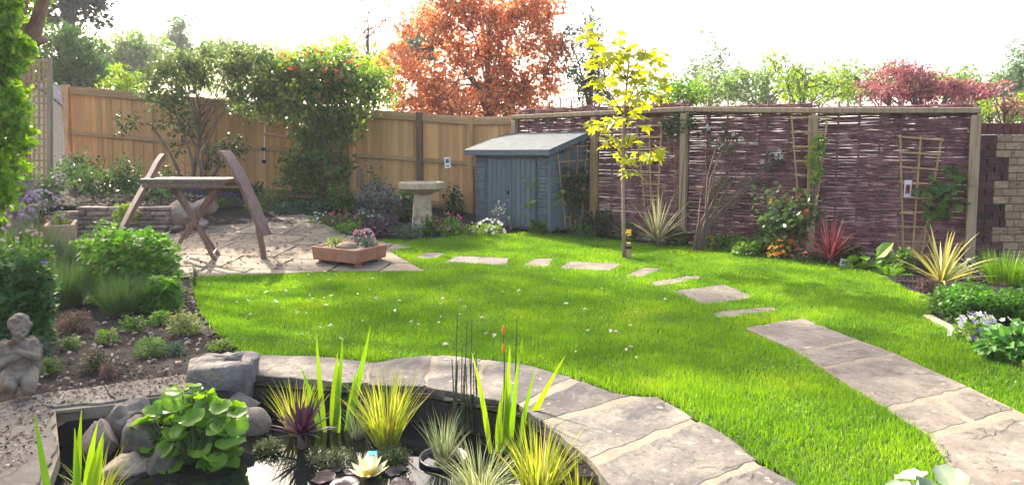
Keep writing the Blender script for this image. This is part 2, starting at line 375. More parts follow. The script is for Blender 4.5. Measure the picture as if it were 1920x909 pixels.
# paving slabs -------------------------------------------------------
SLABPOLY = []
def rough_poly(q, step=.065, amp=.012, seed=0):
    r = random.Random(seed); out_ = []; n_ = len(q)
    for i in range(n_):
        a = Vector(q[i]); b_ = Vector(q[(i+1) % n_]); k_ = max(1, int((b_-a).length/step))
        for j in range(k_):
            p = a+(b_-a)*(j/k_); d = (b_-a).normalized()
            e = r.uniform(-amp, amp) if j else 0
            out_.append(Vector((p.x-d.y*e, p.y+d.x*e, p.z)))
    return out_
def slab(q, m_, parent, top=.022, thick=.06, name='slab', seed=0, zf=None, amp=.013, bev=.005, out_list=True):
    p = rough_poly([(v[0], v[1], 0) for v in q], seed=seed, amp=amp)
    if out_list: SLABPOLY.append([(v.x, v.y) for v in p])
    o_ = MB().prism([(v.x, v.y) for v in p], top-thick, top, bev, zf).build(name, m_, parent)
    return o_
cop = thing('pond_paving', 'curved sandstone paving round the pond with pale mortar joints', None, (0, 4.2, 0)); cop['kind'] = 'structure'
quads = [
 [(476, 671), (590, 672), (692, 684), (682, 725), (590, 717), (474, 708)],
 [(697, 685), (760, 675), (812, 671), (795, 730), (740, 729), (688, 726)],
 [(822, 671), (903, 678), (884, 747), (801, 731)],
 [(912, 679), (983, 688), (1072, 712), (970, 764), (890, 749)],
 [(1092, 719), (1150, 742), (1183, 748), (1012, 796), (979, 772)],
 [(1202, 750), (1232, 750), (1298, 789), (1106, 866), (1024, 806)],
 [(1312, 796), (1374, 832), (1420, 870), (1262, 935), (1160, 940), (1118, 880)],
 [(1432, 880), (1490, 912), (1540, 950), (1380, 1040), (1250, 990), (1280, 940)]]
for i, q in enumerate(quads): slab(pts(q), M_SLAB, cop, seed=i)
mq = pts([(470, 671), (590, 671), (692, 683), (815, 670), (905, 677), (983, 687), (1082, 714), (1158, 743), (1232, 749), (1300, 789), (1374, 831), (1424, 872), (1490, 911), (1560, 960), (1400, 1060), (1240, 1000), (1130, 905), (1097, 867), (1033, 813), (967, 765), (885, 747), (800, 730), (690, 725), (590, 717), (472, 707)])
mc_ = len(mq); mqi = [mq[i]+(Vector((0, -.028, 0)) if i < 5 else Vector((-.02, -.022, 0)))*(1 if i < 14 else -.7) for i in range(mc_)]
MB().prism([(v.x, v.y) for v in mqi], -.055, .0195).build('mortar', M_MORTAR, cop)
SLABPOLY.append([(v.x, v.y) for v in mq])
# left pond paving
lp = thing('side_paving', 'dusty flat paving on the left of the pond strewn with dry leaves', None, (-2.6, 3.6, 0)); lp['kind'] = 'structure'
for i, q in enumerate([[(98, 768), (60, 748), (190, 728), (215, 757)], [(217, 757), (195, 727), (350, 706), (372, 735), (345, 736)], [(96, 770), (106, 850), (60, 925), (-120, 935), (-90, 800), (55, 752)]]):
    slab(pts(q), M_PATH, lp, top=.02, seed=20+i, name='slab')
mq2 = pts([(370, 737), (345, 738), (214, 760), (104, 772), (112, 850), (80, 940), (-200, 960), (-150, 800), (40, 745), (190, 724), (352, 702)])
MB().prism([(v.x, v.y) for v in mq2], -.06, .006).build('mortar', M_MORTAR, lp)
# right-hand path and stepping stones
path = thing('garden_path', 'broad pinkish sandstone slab path crossing the right of the lawn', None, (3, 4.5, 0)); path['kind'] = 'structure'
for i, q in enumerate([[(1397, 619), (1450, 609), (1505, 601), (1604, 640), (1496, 663)], [(1500, 668), (1610, 645), (1674, 666), (1542, 692)], [(1548, 698), (1680, 671), (1815, 731), (1661, 770)],
                       [(1668, 776), (1750, 757), (1815, 798), (1742, 820)], [(1762, 753), (1822, 738), (1902, 774), (1827, 795)], [(1752, 828), (1908, 785), (2060, 860), (2020, 960), (1840, 960), (1790, 890)]]):
    slab(pts(q), M_PATH, path, seed=40+i)
pq = pts([(1400, 620), (1505, 603), (1607, 641), (1680, 668), (1820, 733), (1908, 776), (2055, 855), (2018, 955), (1842, 955), (1792, 890), (1742, 823), (1662, 773), (1542, 695), (1494, 664)])
MB().prism([(v.x, v.y) for v in pq], -.04, .0195).build('mortar', M_MORTAR, path); SLABPOLY.append([(v.x, v.y) for v in pq])
step = thing('stepping_stones', 'curving row of sandstone stepping stones set into the lawn', None, (1, 7.5, 0)); step['kind'] = 'structure'
for i, q in enumerate([[(777, 485), (800, 474), (833, 476), (818, 487)], [(832, 494), (857, 481), (957, 485), (949, 499)], [(975, 502), (1003, 486), (1039, 486), (1027, 502)], [(1048, 505), (1068, 491), (1166, 496), (1146, 510)],
                       [(1170, 519), (1207, 503), (1243, 505), (1207, 522)], [(1217, 531), (1304, 517), (1322, 523), (1234, 538)], [(1260, 547), (1359, 535), (1417, 559), (1316, 574)], [(1330, 588), (1449, 577), (1464, 584), (1351, 599)]]):
    slab([G(*p) for p in q], M_PATH, step, seed=60+i, name='stepping_stone', zf=zt, top=.012, amp=.016)
# patio ---------------------------------------------------------------
PAT = [G(*p) for p in [(330, 522), (500, 516), (640, 510), (800, 510), (728, 472), (775, 465), (700, 452), (640, 440), (600, 415), (560, 398), (500, 390), (440, 384), (395, 392), (330, 440), (100, 440), (60, 470), (200, 510)]]
PAT2 = [(p.x, p.y) for p in PAT]
def clip(sub, win):
    out_ = sub; n_ = len(win)
    for i in range(n_):
        a = win[i]; b_ = win[(i+1) % n_]; inp = out_; out_ = []
        if not inp: return []
        def side(p): return (b_[0]-a[0])*(p[1]-a[1])-(b_[1]-a[1])*(p[0]-a[0])
        for j in range(len(inp)):
            p, q = inp[j], inp[(j+1) % len(inp)]; sp, sq = side(p), side(q)
            if sp >= 0: out_.append(p)
            if (sp >= 0) != (sq >= 0): u = sp/(sp-sq); out_.append((p[0]+(q[0]-p[0])*u, p[1]+(q[1]-p[1])*u))
    return out_
def area(p): return .5*sum(p[i][0]*p[(i+1) % len(p)][1]-p[(i+1) % len(p)][0]*p[i][1] for i in range(len(p)))
pat = thing('patio', 'sunlit stone flag patio scattered with leaves beside the lawn', None, (-3.5, 9.5, 0)); pat['kind'] = 'structure'
ca, sa = math.cos(R(-8)), math.sin(R(-8)); rr = random.Random(3); y = -4.0; sd_ = 0
if area(PAT2) < 0: PAT2 = PAT2[::-1]
while y < 6:
    hh = rr.choice([.55, .6, .75]); x = -6.0+rr.uniform(-.3, 0)
    while x < 6:
        ww = rr.choice([.6, .8, .95, .7]); gp = .012
        loc = [(x+gp, y+gp), (x+ww-gp, y+gp), (x+ww-gp, y+hh-gp), (x+gp, y+hh-gp)]
        win = [(-3.6+a*ca-b_*sa, 9.6+a*sa+b_*ca) for a, b_ in loc]
        pc = clip(PAT2, win)
        if len(pc) > 2 and abs(area(pc)) > .02:
            slab(pc, M_PATIO, pat, top=.016+rr.uniform(-.003, .003), name='flagstone', seed=100+sd_, zf=zt, amp=.008); sd_ += 1
        x += ww
    y += hh
MB().prism([(p[0], p[1]) for p in rough_poly([(p[0], p[1], 0) for p in PAT2], .15, .0)], -.06, .004, 0, zt).build('mortar', M_SOIL, pat)
SLABPOLY.append(PAT2)
# lawn ----------------------------------------------------------------
LAWN = [G(*p) for p in [(372, 521), (364, 548), (378, 590), (410, 625), (440, 652), (478, 669), (590, 670), (692, 682), (815, 669), (905, 676), (983, 686), (1082, 713), (1158, 742), (1232, 748), (1300, 788), (1374, 830), (1424, 870), (1490, 909), (1560, 955), (1840, 958),
    (2080, 800), (1985, 722), (1930, 692), (1880, 664), (1800, 622), (1745, 596), (1738, 560), (1700, 546), (1650, 518), (1590, 502), (1500, 487), (1400, 476), (1300, 463), (1200, 459), (1100, 444), (1000, 437), (960, 440), (900, 441), (830, 448), (765, 450), (700, 453), (775, 465), (728, 472), (800, 510), (640, 512), (500, 518)]]
LP = [(p.x, p.y) for p in LAWN]
lv = []; lf = []
xs = np.arange(-4, 6.2, .1); ys = np.arange(2.6, 12.6, .1)
cc = np.array([(x+.05, y+.05) for y in ys for x in xs]); ins = inpoly(cc, LP); vid = {}
def gvid(i, j):
    if (i, j) not in vid: vid[(i, j)] = len(lv); x = xs[0]+i*.1; y = ys[0]+j*.1; lv.append((x, y, zt(x, y)+.004))
    return vid[(i, j)]
for k in np.nonzero(ins)[0]:
    j, i = divmod(int(k), len(xs)); lf.append((gvid(i, j), gvid(i+1, j), gvid(i+1, j+1), gvid(i, j+1)))
o = arr('lawn', (np.array(lv), np.array(lf)), M_LAWN, smooth=True); tag(o, 'turf soil under the short green lawn', kind='structure')
# grass blades: denser and finer near the viewer
def lawn_points(n_):
    P = np.stack([RNG.uniform(-4, 6.2, n_), RNG.uniform(2.4, 12.6, n_)], 1)
    d = np.hypot(P[:, 0], P[:, 1]); keep = RNG.uniform(size=n_) < np.clip((4.2/np.maximum(d, 3))**1.15, .25, 1)
    P = P[keep]; P = P[np.abs(P[:, 0]) < P[:, 1]*.80+.25]; P = P[inpoly(P+RNG.normal(0, .012, P.shape), LP)]
    for sp in SLABPOLY:
        bx0, by0 = np.min(sp, 0); bx1, by1 = np.max(sp, 0)
        q = (P[:, 0] > bx0) & (P[:, 0] < bx1) & (P[:, 1] > by0) & (P[:, 1] < by1)
        h_ = np.zeros(len(P), bool); h_[q] = inpoly(P[q]+RNG.normal(0, .02, P[q].shape), sp); P = P[~h_]
    return P
GP = lawn_points(1450000)
gz = np.array([zt(x, y) if y > 8 else 0 for x, y in GP]); gd = np.hypot(GP[:, 0], GP[:, 1])
n = len(GP); tuft = np.array([mnoise.noise(Vector((x*2.2, y*2.2, 0))) for x, y in GP[:, :2]])
GL = (.025+.016*RNG.uniform(size=n)+.016*tuft)*(1+.02*gd)
vf = blades(np.column_stack([GP, gz]), RNG.uniform(0, 6.283, n), RNG.normal(.15, .22, n), RNG.uniform(.1, 1.0, n), GL, (.0028+.0006*gd)*RNG.uniform(.7, 1.3, n), seg=2, tip=.12)
M_GRASS = leaf('grass_blade', None, None, .5, .5, patch=1.3, gain=1.35, stops=[(.0, (.05, .13, .008)), (.3, (.09, .20, .008)), (.6, (.17, .33, .010)), (.82, (.27, .42, .014)), (.93, (.40, .44, .03)), (1, (.42, .38, .12))])
o = arr('grass', vf, M_GRASS, org=(0, 6, 0), kind='stuff'); tag(o, 'short bright green lawn grass')
cq = np.array([mnoise.noise(Vector((x*1.7+9, y*1.7, 3))) > .22 for x, y in GP[::18]]); CP = GP[::18][cq]; cz = gz[::18][cq]
o = arr('clover', scatter(T_OVAL, np.column_stack([CP, cz+RNG.uniform(.014, .03, len(CP))]), rdir(len(CP), 0, .2), rdir(len(CP), 2.5), RNG.uniform(.012, .022, len(CP))), leaf('clover_leaf', (.045, .13, .02), (.12, .24, .04), .3), org=(0, 6, 0), kind='stuff'); tag(o, 'patches of darker clover among the lawn grass')
# ================================================================== FENCES, WALL, SHED
M_FENCE = mat('fence_wood', [(.42, .205, .07), (.62, .34, .135), (.74, .44, .195)], 3, .75, .35, 26, stretch=(6, 6, .5), obj=.2, stain=((.24, .12, .05), 2.0, .64))
M_RAIL = mat('rail_wood', [(.32, .19, .09), (.46, .29, .145)], 3, .75, .35, 26, stretch=(.5, 6, 6), obj=.12)
M_POSTR = mat('red_brown_post', [(.14, .07, .045), (.22, .115, .07)], 3, .75, .3, 26, stretch=(6, 6, .5), obj=.1)
M_OAK = mat('pale_post_wood', [(.22, .155, .09), (.34, .25, .155), (.42, .32, .21)], 3, .75, .4, 26, stretch=(6, 6, .5), obj=.1)
M_HAZEL = mat('hazel_rod', [(.105, .038, .05), (.19, .08, .09), (.34, .18, .17)], 6, .75, .3, 60, island=.45, obj=.3)
M_TREL = mat('trellis_wood', [(.34, .22, .10), (.46, .31, .15)], 5, .7, .25, 40, stretch=(3, 3, .6), obj=.1)
board = unit_mesh('board', MB().box((0, 0, .5), (1, 1, 1)), M_FENCE)
# closeboard fence
wf = thing('wooden_fence', 'tan closeboard wooden fence with rails across the back of the garden', 'fence', (-4.5, 13.4, .4))
FP = [(128, 161, 13.6), (380, 183, 13.55), (660, 203, 13.5), (788, 212, 13.45), (884, 219, 13.25), (968, 218, 12.95)]
FPT = [atY(*p) for p in FP]
def fence_top(X):
    for a, b_ in zip(FPT, FPT[1:]):
        if a.x <= X <= b_.x or b_ is FPT[-1]:
            u = (X-a.x)/(b_.x-a.x); return a+(b_-a)*u, (b_-a)
X = FPT[0].x+.03; k = 0; rf = random.Random(5)
while X < FPT[-1].x-.05:
    tp, d = fence_top(X+.055); d2 = Vector((d.x, d.y, 0)).normalized(); nn = Vector((d2.y, -d2.x, 0))
    hgt = 1.98+rf.uniform(-.006, .006); w = rf.uniform(.098, .108)
    tilt = rf.uniform(-.006, .006)
    c0 = tp+nn*(.014 if k % 2 else 0); zb = tp.z-hgt
    inst('board', board, wf, axes((d2+nn*.13).normalized(), (-nn).normalized(), (Vector((0, 0, 1))+d2*tilt).normalized(), (c0.x, c0.y, zb), (w+.012, .016, hgt-.045)))
    X += w*d2.x; k += 1
for a, b_ in zip(FPT, FPT[1:]):
    d = (b_-a).normalized(); d2 = Vector((d.x, d.y, 0)).normalized(); nn = Vector((d2.y, -d2.x, 0)); up = Vector((0, 0, 1))
    L_ = (b_-a).length
    MB().box((a+b_)/2+Vector((0, 0, -.02)), (L_+.02, .055, .035), (d, -nn, d.cross(-nn))).build('fence_cap', M_RAIL, wf, bevel=.004)
    for dz, hh in ((-.10, .13), (-.93, .085), (-1.78, .09)):
        MB().box((a+b_)/2+nn*.045+Vector((0, 0, dz)), (L_+.01, .06, hh), (d, -nn, d.cross(-nn))).build('rail', M_RAIL, wf, bevel=.006)
for i, p in enumerate(FPT):
    a = FPT[max(i-1, 0)]; b_ = FPT[min(i+1, len(FPT)-1)]; d2 = Vector((b_.x-a.x, b_.y-a.y, 0)).normalized(); nn = Vector((d2.y, -d2.x, 0))
    MB().box(p+nn*.07+Vector((0, 0, -1.0)), (.12, .1, 2.02), (d2, -nn, Vector((0, 0, 1)))).build('post', M_POSTR if i in (3,) else M_FENCE, wf, bevel=.006)
# wattle hurdles in a timber frame
WP = [Vector((6.02, 8.72, 0)), Vector((4.33, 9.60, 0)), Vector((2.71, 10.45, 0)), Vector((1.46, 11.56, 0)), Vector((.1, 12.9, 0))]
RZ = [1.96, 2.01, 2.08, 2.08, 2.08]
fr = thing('timber_fence_frame', 'pale timber posts and top rail carrying the woven hurdles', 'fence frame', (3.5, 10.4, 0))
for i, p in enumerate(WP):
    a = WP[max(i-1, 0)]; b_ = WP[min(i+1, 4)]; d = (b_-a).normalized(); nn = Vector((-d.y, d.x, 0))
    if nn.y > 0: nn = -nn
    MB().box(p+nn*.07+Vector((0, 0, RZ[i]/2-.06)), (.11, .10, RZ[i]), (d, nn, Vector((0, 0, 1)))).build('post', M_OAK if i != 3 else M_RAIL, fr, bevel=.008)
for i, (a, b_) in enumerate(zip(WP, WP[1:])):
    d = (b_-a).normalized(); nn = Vector((-d.y, d.x, 0)); nn = -nn if nn.y > 0 else nn
    d3 = (b_-a+Vector((0, 0, RZ[i+1]-RZ[i]))).normalized()
    MB().box((a+b_)/2+nn*.075+Vector((0, 0, (RZ[i]+RZ[i+1])/2)), ((b_-a).length+.09, .11, .075), (d3, nn, d3.cross(nn) if d3.cross(nn).z > 0 else -d3.cross(nn))).build('top_rail', M_OAK, fr, bevel=.008)
def hurdle(a, b_, label, seed, top):
    r = random.Random(seed); d = (b_-a); L_ = d.length; d.normalize(); nn = Vector((-d.y, d.x, 0)); nn = -nn if nn.y > 0 else nn
    o_ = thing('wattle_hurdle', label, 'woven panel', (a+b_)/2, 'wattle hurdles along the right side')
    ns = int(L_/.27); st = [(.05+(L_-.1)*i/ns) for i in range(ns+1)]
    for s_ in st:
        h_ = top+r.uniform(.05, .17)
        MB().tube([a+d*s_+Vector((0, 0, -.05)), a+d*s_+Vector((r.uniform(-.01, .01), 0, h_*.5)), a+d*s_+Vector((0, 0, h_))], [.017, .016, .013], 6).build('stake', M_HAZEL, o_)
    mb = MB(); z = .04; row = 0
    while z < top:
        rad = r.uniform(.0068, .0138); x0 = r.uniform(-.05, .08); x1 = L_+r.uniform(-.08, .06); ph = row % 2
        zs = z+r.uniform(-.005, .005); sl_ = r.uniform(-.012, .012)
        P_ = []; i0 = 0
        nodesx = [x0]+[s_ for s_ in st if x0+.03 < s_ < x1-.03]+[x1]
        for i, x in enumerate(nodesx):
            k_ = min(range(len(st)), key=lambda q: abs(st[q]-x))
            off = .024*(1 if (k_+ph) % 2 else -1)
            P_.append(a+d*x+nn*off+Vector((0, 0, zs+sl_*x/L_+r.uniform(-.005, .005))))
            if i < len(nodesx)-1:
                xm = (x+nodesx[i+1])/2; P_.append(a+d*xm+nn*r.uniform(-.006, .006)+Vector((0, 0, zs+sl_*xm/L_+r.uniform(-.007, .007))))
        mb.tube(P_, [rad*(1-.25*i/len(P_)) if row % 3 else rad*(.75+.25*i/len(P_)) for i in range(len(P_))], 5)
        z += rad*.92+(r.uniform(-.0015, .001) if z < 1.2 else r.uniform(-.001, .0015))+(.009 if r.random() < .04 else 0); row += 1
    mb.build('woven_rods', M_HAZEL, o_, smooth=True, kind='stuff')
for i, lb in enumerate(['woven wattle hurdle at the brick wall end', 'woven wattle hurdle behind the climbing stems, between two pale posts', 'woven wattle hurdle behind the young yellow tree', 'woven wattle hurdle behind the blue shed roof']):
    hurdle(WP[i], WP[i+1], lb, 30+i, [2.05, 2.12, 2.2, 2.22][i])
# brick wall end --------------------------------------------------------
M_BRICK = mat('dark_brick', [(.022, .016, .024), (.09, .03, .026), (.15, .055, .04)], 2.2, .8, .4, 40, obj=.35)
M_COPE = mat('coping_brick', [(.12, .032, .028), (.17, .05, .042)], 5, .75, .3, 40, obj=.15)
M_BLOCK = mat('weathered_tan_brick', [(.26, .15, .085), (.40, .26, .155), (.46, .32, .2)], 3, .85, .6, 26, obj=.22, stain=((.13, .06, .05), 2.2, .6))
M_WMORT = mat('wall_mortar', [(.12, .09, .08), (.18, .14, .12)], 12, .9, .3, 60, obj=0)
bw = thing('brick_wall', 'weathered brick wall, dark red at its left and tan beyond, with soldier coping', 'brick wall', (6.6, 8.4, 0))
wx0 = atY(1838, 300, 8.72).x; wz1 = atY(1838, 252, 8.72).z
MB().box((wx0+1.0, 8.84, wz1/2-.05), (1.96, .17, wz1+.08)).build('mortar', M_WMORT, bw)
ub = unit_mesh('brick', MB().box((0, 0, 0), (1, 1, 1)), M_BRICK, .04); uc = unit_mesh('coping_brick', MB().box((0, 0, 0), (1, 1, 1)), M_COPE, .04); ubl = unit_mesh('stone_block', MB().box((0, 0, 0), (1, 1, 1)), M_BLOCK, .03)
rb = random.Random(9); E3 = (Vector((1, 0, 0)), Vector((0, 1, 0)), Vector((0, 0, 1)))
z = wz1-.05; row = 0; ext = [.21, .21, .21, .38, .38, .38, .2, .2, .2, .36, .36, .38, .2, .2, .36, .36, .2]
while z > -.02:
    x = wx0; lim = wx0+ext[row % len(ext)]
    first = True
    while x < lim-.05:
        w = .1 if (first and row % 2) else .2; first = False; w = min(w, lim-x)
        inst('brick', ub, bw, axes(*E3, (x+w/2-.001-(.012 if x == wx0 else 0), (8.755 if x > wx0 else 8.825)+rb.uniform(-.003, .003), z), (w-.014+(.02 if x == wx0 else 0), .06 if x > wx0 else .20, .086))); x += w
    xb = lim; fb = True
    while xb < wx0+1.93:
        w = .11 if (fb and row % 2) else rb.choice([.2, .2, .21]); fb = False; w = min(w, wx0+1.96-xb)
        inst('pale_brick', ubl, bw, axes(*E3, (xb+w/2, 8.757+rb.uniform(-.004, .004), z), (w-.010, .062, .088))); xb += w
    z -= .101; row += 1
x = wx0-.02
while x < wx0+1.95:
    inst('coping_brick', uc, bw, axes(*E3, (x+.05, 8.83, wz1+.075), (.092, .22, .145))); x += .1
# shed -------------------------------------------------------------------
M_SHED = mat('blue_grey_paint', [(.09, .118, .14), (.12, .15, .175)], 6, .6, .2, 30, stretch=(4, 4, .6), obj=.08)
M_FELT = mat('roof_felt', [(.055, .066, .078), (.105, .12, .13)], 7, .8, .4, 80, obj=0)
u = Vector((-.72, .694, 0)).normalized(); v = Vector((.694, .72, 0)).normalized(); up = Vector((0, 0, 1))
SF = Vector((.62, 10.95, .10)); SW, SD = 1.80, .93; hF, hB = 1.33, 1.60
shed = thing('shed', 'small blue-grey painted wooden lean-to shed with double doors', 'shed', SF)
def sp(a, b_, z): return SF+u*a+v*b_+up*z
# carcass walls
MB().add([sp(.03, .03, 0), sp(SW-.03, .03, 0), sp(SW-.03, SD-.03, 0), sp(.03, SD-.03, 0), sp(.03, .03, hF), sp(SW-.03, .03, hF), sp(SW-.03, SD-.03, hB), sp(.03, SD-.03, hB)], [(0, 1, 5, 4), (1, 2, 6, 5), (2, 3, 7, 6), (3, 0, 4, 7), (4, 5, 6, 7), (0, 3, 2, 1)]).build('wall', M_SHED, shed)
def lap(a0, a1, z, h_):  # shiplap board on the front
    MB().add([sp(a0, .012, z), sp(a1, .012, z), sp(a1, .0, z+.012), sp(a0, .0, z+.012), sp(a0, .012, z+h_), sp(a1, .012, z+h_), sp(a0, .035, z), sp(a1, .035, z), sp(a0, .035, z+h_), sp(a1, .035, z+h_)],
             [(0, 1, 3, 2)[::1], (2, 3, 5, 4)[::1], (4, 5, 9, 8), (6, 7, 1, 0), (0, 2, 4, 8, 6), (1, 7, 9, 5, 3)]).build('cladding_board', M_SHED, shed)
for k in range(10):
    z = .02+k*.128
    lap(.0, .30, z, .122); lap(1.46, SW, z, .122)
    b0 = (k*.128); MB().box(sp(-.004, SD/2, z+.061), (.03, SD-.04, .122), (u, v, up)).build('cladding_board', M_SHED, shed, bevel=.006)
for k in range(10, 12):
    z = .02+k*.128; b0 = SD*max(0, (z+.12-hF)/(hB-hF)); 
    if b0 < SD-.1: MB().box(sp(-.004, (b0+SD)/2, z+.061), (.03, SD-b0-.04, .122), (u, v, up)).build('cladding_board', M_SHED, shed, bevel=.006)
MB().box(sp(.01, .01, hF/2), (.05, .05, hF-.01), (u, v, up)).build('corner_trim', M_SHED, shed, bevel=.004)
for a0, a1 in ((.305, .875), (.885, 1.455)):
    dr = MB().box(sp((a0+a1)/2, .02, .62), (a1-a0, .03, 1.16), (u, v, up)).build('door', M_SHED, shed, bevel=.004)
    nb = 5
    for i in range(nb):
        w = (a1-a0)/nb; MB().box(sp(a0+w*(i+.5), -.004, .62), (w-.008, .022, 1.15), (u, v, up)).build('door_board', M_SHED, dr, bevel=.003)
MB().box(sp(.88, -.022, .62), (.045, .016, 1.16), (u, v, up)).build('door_cover_strip', M_SHED, shed, bevel=.003)
M_IRON = plain('black_iron', (.02, .02, .022), .5)
MB().box(sp(.93, -.035, .62), (.03, .03, .06), (u, v, up)).build('latch', M_IRON, dr, bevel=.004)
# roof slab and fascia
def rp(a, b_, dz): return sp(a, b_, hF+(hB-hF)*b_/SD+dz)
ov = .10
c8 = [rp(-ov, -.13, .03), rp(SW+ov, -.13, .03), rp(SW+ov, SD+.02, .03), rp(-ov, SD+.02, .03)]
roof_ = MB().add(c8+[q+up*.045 for q in c8], [(3, 2, 1, 0), (4, 5, 6, 7), (0, 1, 5, 4), (1, 2, 6, 5), (2, 3, 7, 6), (3, 0, 4, 7)]).build('roof', M_FELT, shed)
MB().box((rp(-ov, -.14, .03)+rp(SW+ov, -.14, .03))/2+up*-.005, (SW+2*ov+.03, .025, .10), (u, v, up)).build('fascia', M_SHED, roof_, bevel=.004)
for a in (-ov-.012, SW+ov+.012):
    p0, p1 = rp(a, -.15, .028), rp(a, SD+.02, .028); d = (p1-p0).normalized()
    MB().box((p0+p1)/2, (.022, (p1-p0).length, .10), (u, d, u.cross(d))).build('barge_board', M_SHED, roof_, bevel=.004)
MB().box(sp(SW/2, SD/2, -.07), (SW-.1, SD-.1, .16), (u, v, up)).build('base', M_SOIL, shed)

# trellises -----------------------------------------------------------------
def fan(label, tl, tr, bl, br, Yf, nv, rungs, off=.05, group='fan trellises on the woven fence'):
    P4 = [atY(p[0], p[1], Yf(p[0])-off) for p in (tl, tr, bl, br)]
    o_ = thing('fan_trellis', label, 'trellis', (P4[2]+P4[3])/2, group)
    nrm = (P4[1]-P4[0]).cross(up).normalized()
    for i in range(nv):
        s_ = i/(nv-1); a = P4[0]+(P4[1]-P4[0])*s_; b_ = P4[2]+(P4[3]-P4[2])*s_
        MB().bar(b_, a, .022, .014, nrm).build('slat', M_TREL, o_)
    for k_ in range(rungs):
        s_ = .02+.86*k_/(rungs-1); a = P4[0]+(P4[2]-P4[0])*s_; b_ = P4[1]+(P4[3]-P4[1])*s_; e = (b_-a).normalized()*.025
        MB().bar(a-e-nrm*-.016, b_+e-nrm*-.016, .022, .014, nrm).build('rung', M_TREL, o_)
def wY(px):
    best = 10
    for a, b_ in zip(WP, WP[1:]):
        pa, pb = 960+a.x/a.y*F, 960+b_.x/b_.y*F
        if min(pa, pb) <= px <= max(pa, pb):
            q = (px-960)/F; d = b_-a; s_ = (q*a.y-a.x)/(d.x-q*d.y); return (a+d*s_).y
    return best
def sY(px):
    q = (px-960)/F; s_ = (q*SF.y-SF.x)/(v.x-q*v.y); return SF.y+v.y*s_
fan('fan trellis against the shed side wall carrying a dark climber', (1044, 274), (1101, 270), (1060, 425), (1088, 428), sY, 4, 6, .06, None)
fan('fan trellis behind the young yellow tree', (1194, 233), (1241, 232), (1209, 385), (1233, 385), wY, 3, 7, .05)
fan('fan trellis fixed over the post behind the orange rose', (1484, 217), (1552, 216), (1499, 405), (1528, 405), wY, 3, 7, .16)
fan('fan trellis with a plant label near the brick wall', (1688, 252), (1766, 258), (1694, 480), (1728, 478), wY, 3, 8, .05)
tt = thing('square_trellis', 'tall square lattice trellis beside the ivy hedge', 'trellis', atY(70, 350, 12.3))
for i in range(6):
    px = 44+i*9.6; a, b_ = atY(px, 112, 12.3), atY(px+1, 372, 12.3)
    MB().bar(b_, a, .05 if i in (0, 5) else .03, .03).build('slat', M_TREL, tt)
for k in range(19):
    py = 113+k*13.4; a, b_ = atY(41, py, 12.28), atY(95, py+1, 12.28); MB().bar(a, b_, .05 if k == 0 else .03, .02).build('rung', M_TREL, tt)
MB().bar(atY(94, 372, 12.3), atY(93, 108, 12.3), .07, .07).build('post', M_OAK, tt)
# pale outbuilding with a grey gable glimpsed behind the trellis
ob = thing('outbuilding', 'cream neighbouring outbuilding with grey roof behind the lattice trellis', 'building', atY(60, 330, 17))
M_CREAM = mat('cream_render', [(.55, .48, .36), (.66, .58, .45)], 3, .85, .2, 30, obj=0)
bo = atY(20, 195, 17); bo2 = atY(113, 195, 17)
MB().box(((bo.x+bo2.x)/2, 18, bo.z/2+.2), (bo2.x-bo.x, 2, bo.z-.4)).build('wall', M_CREAM, ob)
cx_ = (bo.x+bo2.x)/2; hw = (bo2.x-bo.x)/2+.12
for sgn in (-1, 1):
    MB().add([(cx_+sgn*hw, 16.9, bo.z-.03), (cx_, 16.9, bo.z+.55), (cx_, 19.1, bo.z+.55), (cx_+sgn*hw, 19.1, bo.z-.03), (cx_+sgn*hw, 16.9, bo.z-.09), (cx_, 16.9, bo.z+.49), (cx_, 19.1, bo.z+.49), (cx_+sgn*hw, 19.1, bo.z-.09)], [(0, 1, 2, 3), (7, 6, 5, 4), (0, 4, 5, 1), (2, 6, 7, 3), (0, 3, 7, 4)]).build('roof_slope', M_FELT, ob)
MB().add([(bo.x, 17.02, bo.z-.05), (bo2.x, 17.02, bo.z-.05), (cx_, 17.02, bo.z+.5), (bo.x, 17.06, bo.z-.05), (bo2.x, 17.06, bo.z-.05), (cx_, 17.06, bo.z+.5)], [(0, 1, 2), (5, 4, 3), (0, 3, 4, 1), (1, 4, 5, 2), (2, 5, 3, 0)]).build('gable', M_CREAM, ob)
nt_ = thing('garden_net', 'fine pale netting strung from the trellis post to the fence end', 'net', atY(112, 300, 13))
mb = MB()
for i in range(9):
    y0 = 158+i*9; P_ = [atY(95+32*s_, y0+(14+i*2)*(1-(1-s_)**2) if s_ < 1 else y0+14+2*i, 12.4+1.1*s_) for s_ in (0, .25, .5, .75, 1)]; mb.tube(P_, .004, 4)
for i in range(4):
    mb.tube([atY(100+7*i, 160+6*i, 12.6+.2*i), atY(101+7*i, 250, 12.6+.2*i), atY(101+7*i, 345, 12.6+.2*i)], .004, 4)
mb.build('strings', plain('net_string', (.45, .45, .42), .7), nt_, kind='stuff')
# ================================================================== OBJECTS
M_TABLE = mat('brown_hardwood', [(.10, .05, .036), (.17, .09, .068), (.24, .14, .105)], 4, .5, .2, 30, stretch=(6, 6, .8), obj=.12, spec=.5)
M_TTOP = mat('glare_table_top', [(.22, .15, .125), (.36, .28, .25)], 4, .42, .25, 30, stretch=(.8, 6, 6), obj=.1, spec=.5)  # paler than the frame wood: glare on the top painted into the colour
M_TERRA = mat('terracotta', [(.25, .095, .055), (.36, .15, .085), (.42, .2, .12)], 6, .8, .4, 40, obj=.05, stain=((.3, .19, .13), 3, .6))
